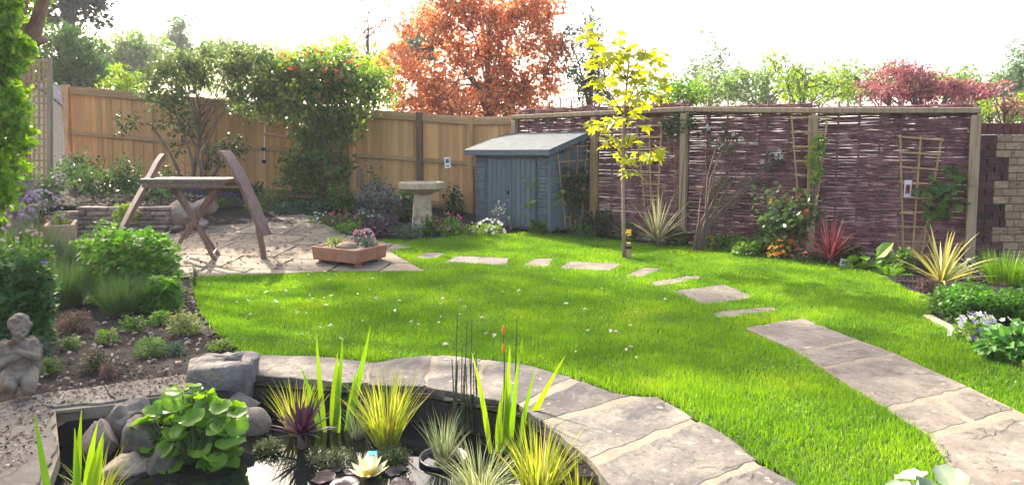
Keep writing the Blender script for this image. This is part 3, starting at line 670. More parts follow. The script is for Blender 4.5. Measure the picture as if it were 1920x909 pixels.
# folding stave table
TY = 8.55
tb = thing('garden_table', 'brown wooden folding table with curved stave arms on the patio', 'table', G(390, 490))
def ribbon(px_pts, width, th, yc, name, parent, yaw=0):
    P_ = [atY(p[0], p[1], yc) for p in px_pts]; n_ = len(P_); vs = []; cy_, sy_ = math.cos(yaw), math.sin(yaw)
    for i, p in enumerate(P_):
        tg = (P_[min(i+1, n_-1)]-P_[max(i-1, 0)]).normalized(); wd = Vector((sy_, cy_, 0)); nr = tg.cross(wd).normalized()
        for a, b_ in ((-1, -1), (1, -1), (1, 1), (-1, 1)): vs.append(p+wd*(width/2*a)+nr*(th/2*b_))
    fs = [(i*4+k, i*4+(k+1) % 4, (i+1)*4+(k+1) % 4, (i+1)*4+k) for i in range(n_-1) for k in range(4)]+[(3, 2, 1, 0), tuple(range(4*n_-4, 4*n_))]
    return MB().add(vs, fs).build(name, M_TABLE, parent, bevel=.006)
ribbon([(420, 284), (431, 298), (443, 318), (457, 345), (470, 372), (481, 398), (490, 420), (498, 441)], .21, .05, TY, 'curved_stave', tb, .25)
ribbon([(307, 290), (296, 305), (284, 328), (270, 353), (256, 378), (243, 402), (232, 425), (226, 440)], .21, .05, TY, 'curved_stave', tb, -.75)
ribbon([(484, 425), (489, 450), (493, 472), (496, 494)], .07, .05, TY-.05, 'leg', tb, .25)
ribbon([(238, 420), (230, 445), (224, 470), (220, 492)], .07, .05, TY-.05, 'leg', tb, -.3)
a, b_ = atY(283, 336, TY), atY(437, 334, TY); wid = b_.x-a.x; zt_ = (a.z+b_.z)/2
top = MB().box(((a.x+b_.x)/2, TY, zt_-.03), (wid, .50, .03)).build('table_frame', M_TABLE, tb, bevel=.004)
for i in range(6):
    MB().box(((a.x+b_.x)/2, TY-.25+.0417+i*.0833, zt_-.004), (wid+.02, .078, .022)).build('top_slat', M_TTOP, tb, bevel=.003)
MB().box(((a.x+b_.x)/2, TY-.235, zt_-.075), (wid-.03, .025, .06)).build('apron', M_TABLE, tb, bevel=.004)
MB().box(((a.x+b_.x)/2, TY+.235, zt_-.075), (wid-.03, .025, .06)).build('apron', M_TABLE, tb, bevel=.004)
for (p0, p1, yy) in (((334, 352), (405, 493), TY-.16), ((322, 352), (411, 480), TY+.12), ((402, 352), (336, 456), TY+.02), ((414, 352), (346, 447), TY+.2)):
    A_, B_ = atY(*p0, yy), atY(*p1, yy); MB().bar(B_, A_, .05, .025).build('leg', M_TABLE, tb, bevel=.003)
A_, B_ = atY(399, 478, TY-.15), atY(405, 468, TY+.12); MB().bar(A_, B_, .03, .02, (1, 0, 0)).build('stretcher', M_TABLE, tb)
A_, B_ = atY(370, 418, TY-.18), atY(372, 416, TY+.22); MB().tube([A_, B_], .012, 8).build('pivot_rod', M_IRON, tb)
# terracotta trough on feet
B0, A0, C0 = G(669, 508), G(584, 494), G(727, 489); zb = max(B0.z, A0.z, C0.z)
D0 = A0+C0-B0; tc_ = (A0+C0)/2
tr = thing('terracotta_trough', 'rectangular terracotta trough planted with alpines on the patio', 'planter', (tc_.x, tc_.y, zb))
def tq(s_, t_, z): p = A0+(B0-A0)*s_+(D0-A0)*t_; return Vector((p.x, p.y, zb+z))
def quadbox(c4, z0, z1, mb=None):
    mb = mb or MB(); mb.add([Vector((p.x, p.y, z0)) for p in c4]+[Vector((p.x, p.y, z1)) for p in c4], [(3, 2, 1, 0), (4, 5, 6, 7), (0, 1, 5, 4), (1, 2, 6, 5), (2, 3, 7, 6), (3, 0, 4, 7)]); return mb
o4 = [(0, 0), (1, 0), (1, 1), (0, 1)]; e = .06
vs = [tq(.02+.96*a, .02+.96*b_, .05) for a, b_ in o4]+[tq(a, b_, .215) for a, b_ in o4]+[tq(e+(1-2*e)*a, e+(1-2*e)*b_, .215) for a, b_ in o4]+[tq(e+(1-2*e)*a, e+(1-2*e)*b_, .17) for a, b_ in o4]
fs = [(3, 2, 1, 0)]+[(k*4+i, k*4+(i+1) % 4, k*4+4+(i+1) % 4, k*4+4+i) for k in range(3) for i in range(4)]+[(12, 13, 14, 15)]
MB().add(vs, fs).build('body', M_TERRA, tr, bevel=.008)
quadbox([tq(e+.004+(1-2*e-.008)*a, e+.004+(1-2*e-.008)*b_, 0) for a, b_ in o4], zb+.172, zb+.196).build('soil', mat('grit', [(.2, .17, .14), (.42, .38, .33)], 40, .9, 1, 60, obj=0), tr)
for s_, t_ in ((.08, .1), (.88, .1), (.88, .75), (.08, .75)):
    f4 = [tq(s_+a*.06, t_+b_*.14, 0) for a, b_ in o4]; quadbox(f4, zb-.01, zb+.052).build('foot', M_TERRA, tr, bevel=.006)
TROUGH = tq
def rock(name, label, c_, size, seed, m_=None, rot=0, ang=.25, freq=1.7, parent=None, cat='rock', group=None, sub=3, flat=0):
    bm = bmesh.new(); bmesh.ops.create_icosphere(bm, subdivisions=sub, radius=.5)
    off = Vector((seed*7.1, seed*3.3, seed*1.7))
    for v_ in bm.verts:
        p = v_.co.normalized(); d = 1+ang*mnoise.noise(p*freq+off)+ang*.35*mnoise.noise(p*freq*2.7+off)+ang*.12*mnoise.noise(p*freq*7+off)
        q = p*.5*d
        if flat:                      # planar facets
            for k_ in range(9):
                nrm = Vector((math.sin(k_*2.4+seed), math.cos(k_*1.7+seed*2), math.sin(k_*3.1+seed*.7))).normalized(); ex = q.dot(nrm)-(.40-.03*(k_ % 3))
                if ex > 0: q -= nrm*ex*flat
        v_.co = q
    me = bpy.data.meshes.new(name); bm.to_mesh(me); bm.free(); me.materials.append(m_ or M_ROCK)
    me.polygons.foreach_set('use_smooth', np.full(len(me.polygons), True))
    o_ = bpy.data.objects.new(name, me); COL.objects.link(o_)
    Mx = Matrix.Translation(c_) @ Matrix.Rotation(rot, 4, 'Z') @ Matrix.Diagonal((*size, 1))
    if parent is not None: o_.parent = parent; o_.matrix_local = Matrix.Translation(-ORG[parent.name]) @ Mx
    else: o_.matrix_world = Mx
    if label: tag(o_, label, cat, group)
    ORG[o_.name] = Vector(c_); return o_
p = TROUGH(.55, .35, .215); rock('alpine_rock', 'small tan rock set among the alpines in the trough', p, (.26, .2, .11), 5, mat('tan_rock', [(.26, .18, .12), (.42, .32, .22)], 8, .85, .5, 30))
# bird bath
bb = G(792, 427); s_ = bb.y/F; M_BATH = mat('reconstituted_stone', [(.32, .225, .14), (.45, .34, .23), (.52, .41, .29)], 6, .85, .4, 35, obj=0, stain=((.18, .15, .11), 4, .62))
bath = thing('bird_bath', 'octagonal stone bird bath on a tapered square pedestal', 'bird bath', bb)
hw0, hw1, hp = 19.5*s_, 14.5*s_, 63*s_
rz = R(12)
def sq(hw, z): return [bb+Vector((math.cos(rz+R(45+90*i))*hw*1.414, math.sin(rz+R(45+90*i))*hw*1.414, z)) for i in range(4)]
q0, q1 = sq(hw0, -.03), sq(hw1, hp)
MB().add(q0+q1, [(3, 2, 1, 0), (4, 5, 6, 7)]+[(i, (i+1) % 4, 4+(i+1) % 4, 4+i) for i in range(4)]).build('pedestal', M_BATH, bath, bevel=.012)
rO = 44*s_
MB().lathe([(hw1*1.05, hp-.004), (hw1*1.5, hp+.02), (rO*.93, hp+.085), (rO, hp+.10), (rO, hp+.19), (rO*.97, hp+.205), (rO*.86, hp+.205), (rO*.80, hp+.17), (rO*.4, hp+.145)], bb, 8).build('bowl', M_BATH, bath, bevel=.006)
MB().lathe([(rO*.77, hp+.168), (rO*.77, hp+.176)], bb, 8).build('water', bpy.data.materials['pond_water'], bath)
# dry stone retaining wall
M_STONE = mat('wall_stone', [(.16, .11, .085), (.28, .21, .165), (.38, .30, .24)], 6, .85, .5, 25, obj=.25)
dw = thing('dry_stone_wall', 'low dry stone retaining wall of flat stacked stones below the rose bed', 'stone wall', (-6.2, 10.2, .2))
rw = random.Random(4); xa, xb = atY(112, 420, 10.2).x, atY(318, 420, 10.2).x; z = .19
for rowi in range(6):
    x = xa+rw.uniform(-.05, .02)+(0.0 if rowi < 5 else .35); hh = rw.uniform(.062, .078)
    while x < xb-.06:
        w = min(rw.uniform(.25, .62), xb-x+.03); yj = rw.uniform(-.03, .03); k_ = []
        mb = MB().box((x+w/2, 10.2+yj, z+hh/2), (w-.014, .24, hh-.008))
        mb.v = [(vv[0]+rw.uniform(-.012, .012), vv[1]+rw.uniform(-.02, .02), vv[2]+rw.uniform(-.006, .006)) for vv in mb.v]
        mb.build('stone', M_STONE, dw, bevel=.012); x += w
    z += hh
for i, (px, py, w, h, lb) in enumerate([(341, 402, 66, 50, 'pale rounded boulder at the end of the dry stone wall'), (384, 388, 40, 32, 'smaller boulder behind the folding table legs'), (330, 428, 44, 20, 'flat low boulder under the pale rounded boulder'), (372, 420, 40, 18, 'flat stone lying on the patio under the table')]):
    p = atY(px, py, 10.35+.1*(i == 1)); s2 = p.y/F; rock('boulder', lb, p, (w*s2*1.1, .4, h*s2*1.15), 11+i, M_STONE, .3*i, .3, 1.5, group='boulders beside the dry stone wall', flat=.6)
# rocks round the pond
M_DROCK = mat('dark_wet_rock', [(.06, .05, .04), (.12, .10, .08), (.19, .16, .13)], 5, .75, .5, 20, obj=.12, stain=((.09, .09, .05), 3, .55))
M_PROCK = mat('pale_pink_rock', [(.19, .14, .11), (.29, .22, .18), (.37, .295, .245)], 7, .8, .35, 40, obj=.1)
for i, (px, py, Y, w, h, dpt, seed, m_, rot, ang, fl, nm, lb) in enumerate([
    (475, 797, 3.83, 60, 64, .17, 3, M_PROCK, 0, .06, 0, 'cobble', 'smooth pinkish egg-shaped cobble at the back of the pond'),
    (447, 763, 3.95, 66, 46, .22, 8, M_ROCK, .4, .42, .95, 'rock', 'grey rock behind the egg-shaped cobble'),
    (441, 800, 3.8, 44, 50, .18, 21, M_ROCK, .2, .42, .95, 'rock', 'grey rock half hidden by the round-leaved pond plant'),
    (245, 785, 3.72, 105, 66, .26, 14, M_ROCK, .2, .42, .95, 'rock', 'large pale grey rock behind the dark slanting slab rock'),
    (268, 838, 3.5, 120, 92, .2, 9, M_DROCK, -.5, .45, 1.0, 'rock', 'dark slanting slab rock left of the round-leaved pond plant'),
    (232, 884, 3.33, 86, 66, .22, 17, M_PROCK, .3, .42, .95, 'rock', 'low brown rock at the water edge, nearest the viewer'),
    (176, 778, 3.75, 54, 42, .2, 27, M_PROCK, .1, .42, .95, 'rock', 'small tan rock tucked under the left paving edge'),
    (186, 828, 3.52, 58, 84, .18, 33, M_PROCK, -.2, .42, .95, 'rock', 'upright tan rock behind the yellow flag leaves'),
    (300, 880, 3.36, 50, 60, .18, 41, M_DROCK, .2, .42, .95, 'rock', 'dark wet rock at the waterline below the slanting slab')]):
    p = atY(px, py, Y); s2 = Y/F; rock(nm, lb, p, (w*s2*1.12, dpt, h*s2*1.12), seed, m_, rot, ang, 1.6, group='rocks round the pond', flat=fl, sub=4)
# old stone with a square hole
qc = at(420, 712); qh = .20; K = 32; vs = []; fs = []
def ring(fx, fy, z, pw, amp, sd, rotq=.25):
    for k_ in range(K):
        a = 2*math.pi*k_/K; c_, s__ = math.cos(a), math.sin(a); q = (abs(c_)**pw+abs(s__)**pw)**(-1/pw)
        x, y = c_*q*fx, s__*q*fy; nn_ = 1+amp*mnoise.noise(Vector((x*9, y*9, z*9+sd)))
        x, y = x*nn_, y*nn_; zz = z+amp*.12*mnoise.noise(Vector((x*14, y*14, sd)))
        vs.append(qc+Vector((x*math.cos(rotq)-y*math.sin(rotq), x*math.sin(rotq)+y*math.cos(rotq), zz)))
for fx, fy, z, pw in ((.17, .14, -.19, 4), (.195, .16, -.1, 4), (.20, .165, .0, 4.5), (.20, .165, .08, 5), (.19, .155, .12, 5), (.17, .135, .13, 5), (.12, .1, .132, 5)): ring(fx, fy, z, pw, .22, 1)
nr = 7
offx = Vector((.045, .03, 0))
for fx, fy, z in ((.062, .055, .128), (.05, .045, .11), (.045, .04, .02)):
    k0 = len(vs); ring(fx, fy, z, 6, .05, 2)
    for j in range(k0, len(vs)): vs[j] = vs[j]+offx
nr = 10
fs = [(i*K+k_, i*K+(k_+1) % K, (i+1)*K+(k_+1) % K, (i+1)*K+k_) for i in range(nr-1) for k_ in range(K)]+[tuple(range(K))[::-1], tuple(range((nr-1)*K, nr*K))]
qs = MB().add(vs, fs).build('mortar_stone', mat('granite', [(.075, .068, .062), (.15, .135, .125), (.25, .225, .20)], 8, .88, 1.0, 35, obj=0, stain=((.27, .22, .16), 5, .6)), org=qc, smooth=True)
tag(qs, 'old grey granite block with a square hole at the pond corner', 'carved stone')
# organic bodies from merged ellipsoids
def blob(name, parts, org, m_, voxel, parent=None, yaw=0, smooth=4):
    bm = bmesh.new()
    def ell(c_, r, rot=None):
        Mx = Matrix.Translation(c_) @ (rot or Matrix.Identity(4)) @ Matrix.Diagonal((*r, 1)); bmesh.ops.create_icosphere(bm, subdivisions=3, radius=1, matrix=Mx)
    for q in parts:
        if q[0] == 'e': ell(Vector(q[1]), q[2], q[3] if len(q) > 3 else None)
        else:
            a, b_, r0, r1 = Vector(q[1]), Vector(q[2]), q[3], q[4]; n_ = max(3, int((b_-a).length/(min(r0, r1)*.5)))
            for i in range(n_+1): t_ = i/n_; r_ = r0+(r1-r0)*t_; ell(a+(b_-a)*t_, (r_, r_, r_))
    me = bpy.data.meshes.new(name); bm.to_mesh(me); bm.free()
    tmp = bpy.data.objects.new('tmp', me); COL.objects.link(tmp)
    md = tmp.modifiers.new('r', 'REMESH'); md.mode = 'VOXEL'; md.voxel_size = voxel
    ms = tmp.modifiers.new('s', 'SMOOTH'); ms.iterations = smooth; ms.factor = .5
    dg = bpy.context.evaluated_depsgraph_get(); me2 = bpy.data.meshes.new_from_object(tmp.evaluated_get(dg)); bpy.data.objects.remove(tmp); bpy.data.meshes.remove(me)
    me2.name = name; me2.materials.clear(); me2.materials.append(m_); me2.transform(Matrix.Rotation(yaw, 4, 'Z')); me2.polygons.foreach_set('use_smooth', np.full(len(me2.polygons), True))
    o_ = put(name, me2, parent, org); return o_
# kneeling cherub: x right, -y towards the viewer
rc = random.Random(2); ch = [
 ('e', (.0, -.0, .118), (.088, .078, .07)), ('e', (.005, -.015, .19), (.074, .062, .066)), ('e', (0, -.005, .26), (.082, .058, .06)), ('e', (0, .0, .30), (.075, .045, .035)),
 ('c', (0, -.01, .31), (.015, -.025, .36), .034, .036),
 ('e', (.022, -.035, .405), (.056, .062, .064)), ('e', (.03, -.062, .385), (.04, .036, .042)), ('e', (.042, -.098, .392), (.010, .013, .012)), ('e', (.054, -.086, .376), (.017, .012, .013)), ('e', (.018, -.088, .378), (.016, .014, .013)), ('e', (.038, -.088, .36), (.016, .013, .010)), ('e', (.04, -.094, .372), (.013, .007, .004)),
 ('c', (-.085, .0, .292), (-.095, -.035, .205), .033, .028), ('c', (-.095, -.035, .205), (-.01, -.085, .235), .027, .02), ('e', (.005, -.09, .24), (.022, .014, .016)),
 ('c', (.085, .0, .292), (.10, -.035, .215), .032, .027), ('c', (.10, -.035, .215), (.03, -.085, .262), .026, .019), ('e', (.018, -.09, .268), (.02, .014, .018)),
 ('c', (-.05, -.01, .11), (-.045, -.115, .075), .058, .045), ('c', (.055, -.01, .11), (.06, -.115, .08), .058, .045), ('c', (-.045, -.115, .055), (-.05, .02, .03), .038, .032), ('c', (.06, -.115, .055), (.06, .02, .03), .038, .032),
 ('e', (.085, .06, .245), (.045, .02, .085), Matrix.Rotation(-.2, 4, 'Y')), ('e', (.098, .062, .165), (.032, .018, .09), Matrix.Rotation(.1, 4, 'Y')), ('e', (-.085, .06, .245), (.045, .02, .085), Matrix.Rotation(.2, 4, 'Y')), ('e', (-.098, .062, .165), (.032, .018, .09), Matrix.Rotation(-.1, 4, 'Y'))]
for i in range(46):
    th = rc.uniform(0, 6.28); ph = rc.uniform(-.15, 1.5); d = Vector((math.cos(th)*math.cos(ph), math.sin(th)*math.cos(ph), math.sin(ph)))
    if d.y < -.55 and d.z < .45: continue
    ch.append(('e', Vector((.02, -.028, .41))+Vector((d.x*.058, d.y*.062, d.z*.062)), (.015, .015, .014)))
for i in range(6):
    for sg in (-1, 1): ch.append(('c', (sg*.07, .066, .30-.03*i), (sg*(.118-.004*i), .074, .215-.03*i), .010, .008))
cp = at(38, 745); cp = Vector((cp.x, cp.y, .02))
chs = thing('cherub_statue', 'weathered stone cherub statue kneeling with folded arms and wings', 'statue', cp)
blob('body', ch, cp, M_CARVED, .0042, chs, R(34), 1)
for o_ in chs.children: o_.data.transform(Matrix.Diagonal((.86, .9, 1, 1)))
# seated stone figure on the left
bp_ = atY(42, 385, 8.9)
bu = thing('seated_figure_statue', 'pale stone seated figure statue half hidden among the left flowers', 'statue', bp_)
blob('body', [('e', (0, 0, .08), (.17, .13, .08)), ('e', (0, 0, .22), (.115, .08, .13)), ('e', (0, 0, .33), (.125, .07, .06)), ('c', (0, 0, .38), (0, 0, .44), .045, .045), ('e', (0, -.01, .51), (.066, .07, .085)), ('e', (0, 0, .60), (.035, .035, .03)), ('e', (0, -.08, .505), (.012, .018, .018)), ('c', (-.12, 0, .32), (-.14, -.05, .18), .042, .036), ('c', (.12, 0, .32), (.14, -.05, .18), .042, .036), ('c', (-.14, -.05, .18), (-.02, -.12, .14), .034, .028), ('c', (.14, -.05, .18), (.02, -.12, .14), .034, .028), ('e', (-.068, 0, .50), (.012, .02, .035)), ('e', (.068, 0, .50), (.012, .02, .035))], bp_, M_CARVED, .01, bu, R(15))
q0 = Vector((bp_.x, bp_.y+.1, 0)); zg = zt(q0.x, q0.y)
MB().lathe([(.2, zg-.02-bp_.z), (.18, 0)], bp_, 12).build('plinth', M_CARVED, bu)
# stone planter at the left and a terracotta pot
pl = G(112, 462); M_BUFF = mat('buff_stone', [(.3, .2, .13), (.45, .33, .23)], 6, .85, .4, 40, obj=0)
pt = thing('stone_planter', 'buff stone planter box with flowers at the left of the patio', 'planter', pl)
ax_ = (Vector((.5, -.86, 0)), Vector((.86, .5, 0)), Vector((0, 0, 1)))
pc = pl+ax_[0]*-.35
for c_, sz in ((pc+ax_[1]*.16, (.8, .05, .30)), (pc-ax_[1]*.16, (.8, .05, .30))): MB().box(c_+Vector((0, 0, .15)), sz, ax_).build('side', M_BUFF, pt, bevel=.01)
for c_ in (pc+ax_[0]*.375, pc-ax_[0]*.375): MB().box(c_+Vector((0, 0, .15)), (.05, .27, .298), ax_).build('end', M_BUFF, pt, bevel=.01)
MB().box(pc+Vector((0, 0, .13)), (.70, .27, .24), ax_).build('soil', M_SOIL, pt)
pp = G(72, 450)+Vector((0, 0, 0)); po = thing('terracotta_pot', 'terracotta flower pot behind the buff stone planter', 'pot', pp+Vector((-.05, .35, 0)))
pp = ORG[po.name]; MB().lathe([(.11, 0), (.16, .25), (.18, .26), (.18, .31), (.15, .31), (.14, .27)], pp, 20).build('pot_body', M_TERRA, po); MB().lathe([(.14, .25), (.14, .272)], pp, 16).build('soil', M_SOIL, po)
# floating lily with its blue block, lily pads, basket
lw = at(692, 893, WZ); ll = thing('floating_water_lily', 'pale yellow water lily flower floating on the pond', 'water lily', lw)
M_PETAL = leaf('lily_petal', (.70, .68, .40), (.80, .78, .55), .35, .4, gain=1.0); M_STAM = leaf('lily_centre', (.75, .5, .03), (.85, .62, .05), .2, .6, gain=1)
T_PET = np.array([(0, 0, 0), (.35, .17, .10), (.75, .15, .28), (1, 0, .46), (.75, -.15, .28), (.35, -.17, .10), (.5, 0, .08)])
me = fast_mesh('petal', T_PET, np.array([(0, 1, 6), (1, 2, 6), (2, 3, 6), (3, 4, 6), (4, 5, 6), (5, 0, 6)]), M_PETAL, True)
for k_, (n_, ln, el) in enumerate(((9, .105, .0), (8, .092, .45), (6, .07, .8))):
    for i in range(n_):
        a = 2*math.pi*(i+.5*k_)/n_+random.uniform(-.08, .08); inst('petal', me, ll, Matrix.Translation(lw+Vector((0, 0, .012+.01*k_))) @ Matrix.Rotation(a, 4, 'Z') @ Matrix.Rotation(-el, 4, 'Y') @ Matrix.Diagonal((ln, ln*1.15, ln, 1)))
MB().lathe([(.012, .01), (.034, .03), (.03, .055), (.012, .062)], lw, 14).build('flower_centre', M_STAM, ll, smooth=True)
bl = at(694, 880, WZ+.02); bl = Vector((bl.x, bl.y+.05, WZ))
bk = MB().box(bl+Vector((0, 0, .05)), (.05, .045, .075)).build('float_block', plain('bright_blue_plastic', (.02, .42, .80), .35, .5), org=bl, bevel=.004); tag(bk, 'small bright blue plastic block floating behind the water lily', 'float')
M_PAD = leaf('lily_pad', (.05, .04, .05), (.10, .075, .08), .1, .25)
for i, (px, py, r_) in enumerate([(606, 893, .06), (648, 905, .065), (742, 882, .05), (756, 905, .06), (662, 882, .04), (630, 876, .04)]):
    p = at(px, py, WZ+.006); d_ = fast_mesh('lily_pad', (rnd_leaf(18, i, .02)[0]-np.array([.5, 0, 0]))*2*r_, rnd_leaf(18, i, .02)[1], M_PAD, True)
    o = inst('lily_pad', d_, None, Matrix.Translation(p) @ Matrix.Rotation(i*1.3, 4, 'Z')); tag(o, ['leftmost dark lily pad on the pond', 'dark lily pad just left of the lily flower', 'dark lily pad right of the blue block', 'dark lily pad right of the lily flower at the picture edge', 'small dark lily pad beside the blue block', 'small dark lily pad under the green mat plants'][i], 'lily pad', 'lily pads on the pond')
bs = at(832, 862, WZ)+Vector((0, 0, -.035)); M_BLK = plain('black_plastic', (.018, .017, .02), .35, .5)
bk = thing('planting_basket', 'black plastic pond basket holding the striped sedge', 'basket', bs); MB().lathe([(.10, -.06), (.125, .045), (.132, .045), (.132, .058), (.118, .058), (.11, .03)], bs, 22).build('basket_body', M_BLK, bk, smooth=True); MB().lathe([(.10, .02), (.11, .034)], bs, 18).build('soil', M_SOIL, bk)
# plant labels
M_WHITE = plain('white_card', (.75, .75, .72), .5); M_PRINT = plain('label_print', (.12, .14, .13), .6); M_GREENP = plain('label_picture', (.20, .36, .13), .6); M_REDP = plain('label_red', (.5, .12, .10), .6)
def label(lb, px, py, w, h, Y, tilt, mats, cane=None):
    p = atY(px, py, Y); s2 = Y/F; base = atY(*cane, Y) if cane else p+Vector((0, 0, -h*s2/2))
    o_ = thing('plant_label', lb, 'plant label', base, 'white plant labels'); Xa = Vector((math.cos(tilt), 0, math.sin(tilt))); Za = Vector((-math.sin(tilt), 0, math.cos(tilt))); Ya = Vector((0, 1, 0))
    cd = MB().box(p, (w*s2, .004, h*s2), (Xa, Ya, Za)).build('card', M_WHITE, o_)
    for (cx_, cz_, ww, hh, m_) in mats: MB().box(p+Xa*(cx_*w*s2)+Za*(cz_*h*s2)-Ya*.0035, (ww*w*s2, .002, hh*h*s2), (Xa, Ya, Za)).build('print', m_, cd)
    if cane: MB().tube([base+Vector((0, .005, 0)), p+Vector((0, .006, h*s2*.4))], .006, 6).build('cane', M_TREL, o_)
label('white label on a cane beside the bird bath', 839, 305, 11, 20, 12.1, .1, [(0, .15, .6, .4, M_PRINT), (0, -.3, .5, .12, M_PRINT)], (833, 400))
gl = G(1583, 503); label('white label in the soil beside the red spiky plant', 1583, 494, 17, 17, gl.y, -.2, [(0, .1, .7, .45, M_GREENP), (0, -.3, .6, .12, M_PRINT)], (1582, 506))
label('white picture label tied to the trellis near the brick wall', 1702, 354, 13, 32, wY(1702)-.10, -.03, [(0, -.02, .7, .55, M_REDP), (0, .0, .35, .3, M_GREENP)])
# hanging feeder
hf = thing('hanging_feeder', 'red terracotta perch bar with two dark pots hanging before the fence', 'bird feeder', atY(497, 310, 12.7)); Yf = 12.7
MB().bar(atY(496, 252, Yf), atY(543, 257, Yf), .07, .05, (0, 0, 1)).build('perch_bar', M_TERRA, hf, bevel=.008)
MB().bar(atY(478, 229, Yf), atY(530, 236, Yf), .05, .04, (0, 0, 1)).build('top_bar', M_TERRA, hf, bevel=.008)
MB().tube([atY(497, 232, Yf), atY(496, 270, Yf), atY(495, 306, Yf)], .006, 5).build('cord', M_WHITE, hf)
MB().tube([atY(538, 236, Yf), atY(540, 256, Yf)], .006, 5).build('cord', M_WHITE, hf)
for py in (280, 303): p = atY(495, py, Yf); MB().lathe([(.035, -.03), (.05, .02), (.05, .03)], p, 12).build('pot', M_BLK, hf)
# timber edging
e0, e1, e2 = G(1738, 597), G(1815, 636), G(1888, 672)
ed = thing('timber_edging', 'weathered timber edging along the parsley bed', 'edging', e1)
for a, b_ in ((e0, e1), (e1, e2), (e2, G(1960, 712))): MB().bar(a+Vector((0, 0, .012)), b_+Vector((0, 0, .012)), .07, .05, (0, 0, 1)).build('edging_board', M_OAK, ed, bevel=.008)
# ================================================================== PLANTS
def cloud(cs, n, up=.5, out=.8, shell=.55, lump=.25, dome=False):
    """points, axes and normals spread through ellipsoids; cs = [(centre, (rx,ry,rz))]"""
    vol = np.array([r[0]*r[1]*r[2] for _, r in cs])**.67; cnt = np.maximum(3, (n*vol/vol.sum()).astype(int)); P = []; A = []; Nn = []
    for (c_, r), k in zip(cs, cnt):
        d = rdir(k)
        if dome: d[:, 2] = np.abs(d[:, 2])
        rad = RNG.uniform(shell**2, 1, k)**.5
        sd = RNG.uniform(0, 50); lm = 1+lump*np.array([mnoise.noise(Vector(q)*2.3+Vector((sd, 0, 0))) for q in d])
        P.append(np.array(c_)+d*np.array(r)*(rad*lm)[:, None])
        a = d*out+rdir(k)*.7; a[:, 2] -= .15; A.append(a); Nn.append(d*.5+np.array([0, 0, up])+rdir(k)*.45)
    return np.concatenate(P), np.concatenate(A), np.concatenate(Nn)
GL1 = lambda: leaf('leaf_mid_green', (.04, .10, .018), (.12, .21, .03))
GL2 = lambda: leaf('leaf_bright_green', (.07, .17, .015), (.18, .31, .03))
GL3 = lambda: leaf('leaf_dark_green', (.022, .055, .016), (.06, .11, .028), .35)
GL4 = lambda: leaf('leaf_blue_green', (.035, .08, .045), (.075, .13, .07), .3)
GL5 = lambda: leaf('leaf_lime', (.14, .24, .02), (.24, .34, .04))
GL6 = lambda: leaf('leaf_silver', (.10, .13, .11), (.20, .24, .20), .25, .35)
GL7 = lambda: leaf('leaf_purple', (.035, .018, .035), (.085, .04, .07), .25)
GL8 = lambda: leaf('leaf_rust', (.13, .06, .045), (.20, .11, .08), .25)
GL9 = lambda: leaf('leaf_glossy', (.035, .085, .02), (.10, .18, .04), .3, .28, spec=.6)
M_STEM = mat('green_stem', [(.06, .09, .03), (.11, .14, .05)], 10, .7, .2, 40, obj=.1)
M_TWIG = mat('woody_stem', [(.10, .065, .05), (.19, .13, .10)], 10, .8, .3, 40, obj=.1)
FL = {}
def petal(nm):
    C_ = dict(pink=(.62, .18, .30), palepink=(.68, .40, .44), magenta=(.5, .06, .25), white=(.78, .76, .72), purple=(.16, .09, .42), lilac=(.42, .28, .50), red=(.48, .03, .06), coral=(.65, .18, .12), orange=(.75, .22, .02), yellow=(.80, .50, .03), amber=(.75, .36, .02))
    if nm not in FL: c_ = C_[nm]; FL[nm] = leaf('petal_'+nm, tuple(.75*x for x in c_), c_, .3, .5, gain=1.1)
    return FL[nm]
def stems(parent, base, tips, r=.006, m_=None, bend=.25, name='stems'):
    mb = MB(); base = Vector(base)
    for t_ in tips:
        t_ = Vector(t_); b0 = base+Vector((t_.x-base.x, t_.y-base.y, 0))*.12; mid = (b0+t_)/2+Vector(((t_.x-base.x)*-bend, (t_.y-base.y)*-bend, 0)); mid.z += .05*(t_-b0).length
        mb.tube([b0+Vector((0, 0, -.02)), mid, t_], [r, r*.8, r*.45], 5)
    return mb.build(name, m_ or M_STEM, parent, smooth=True)
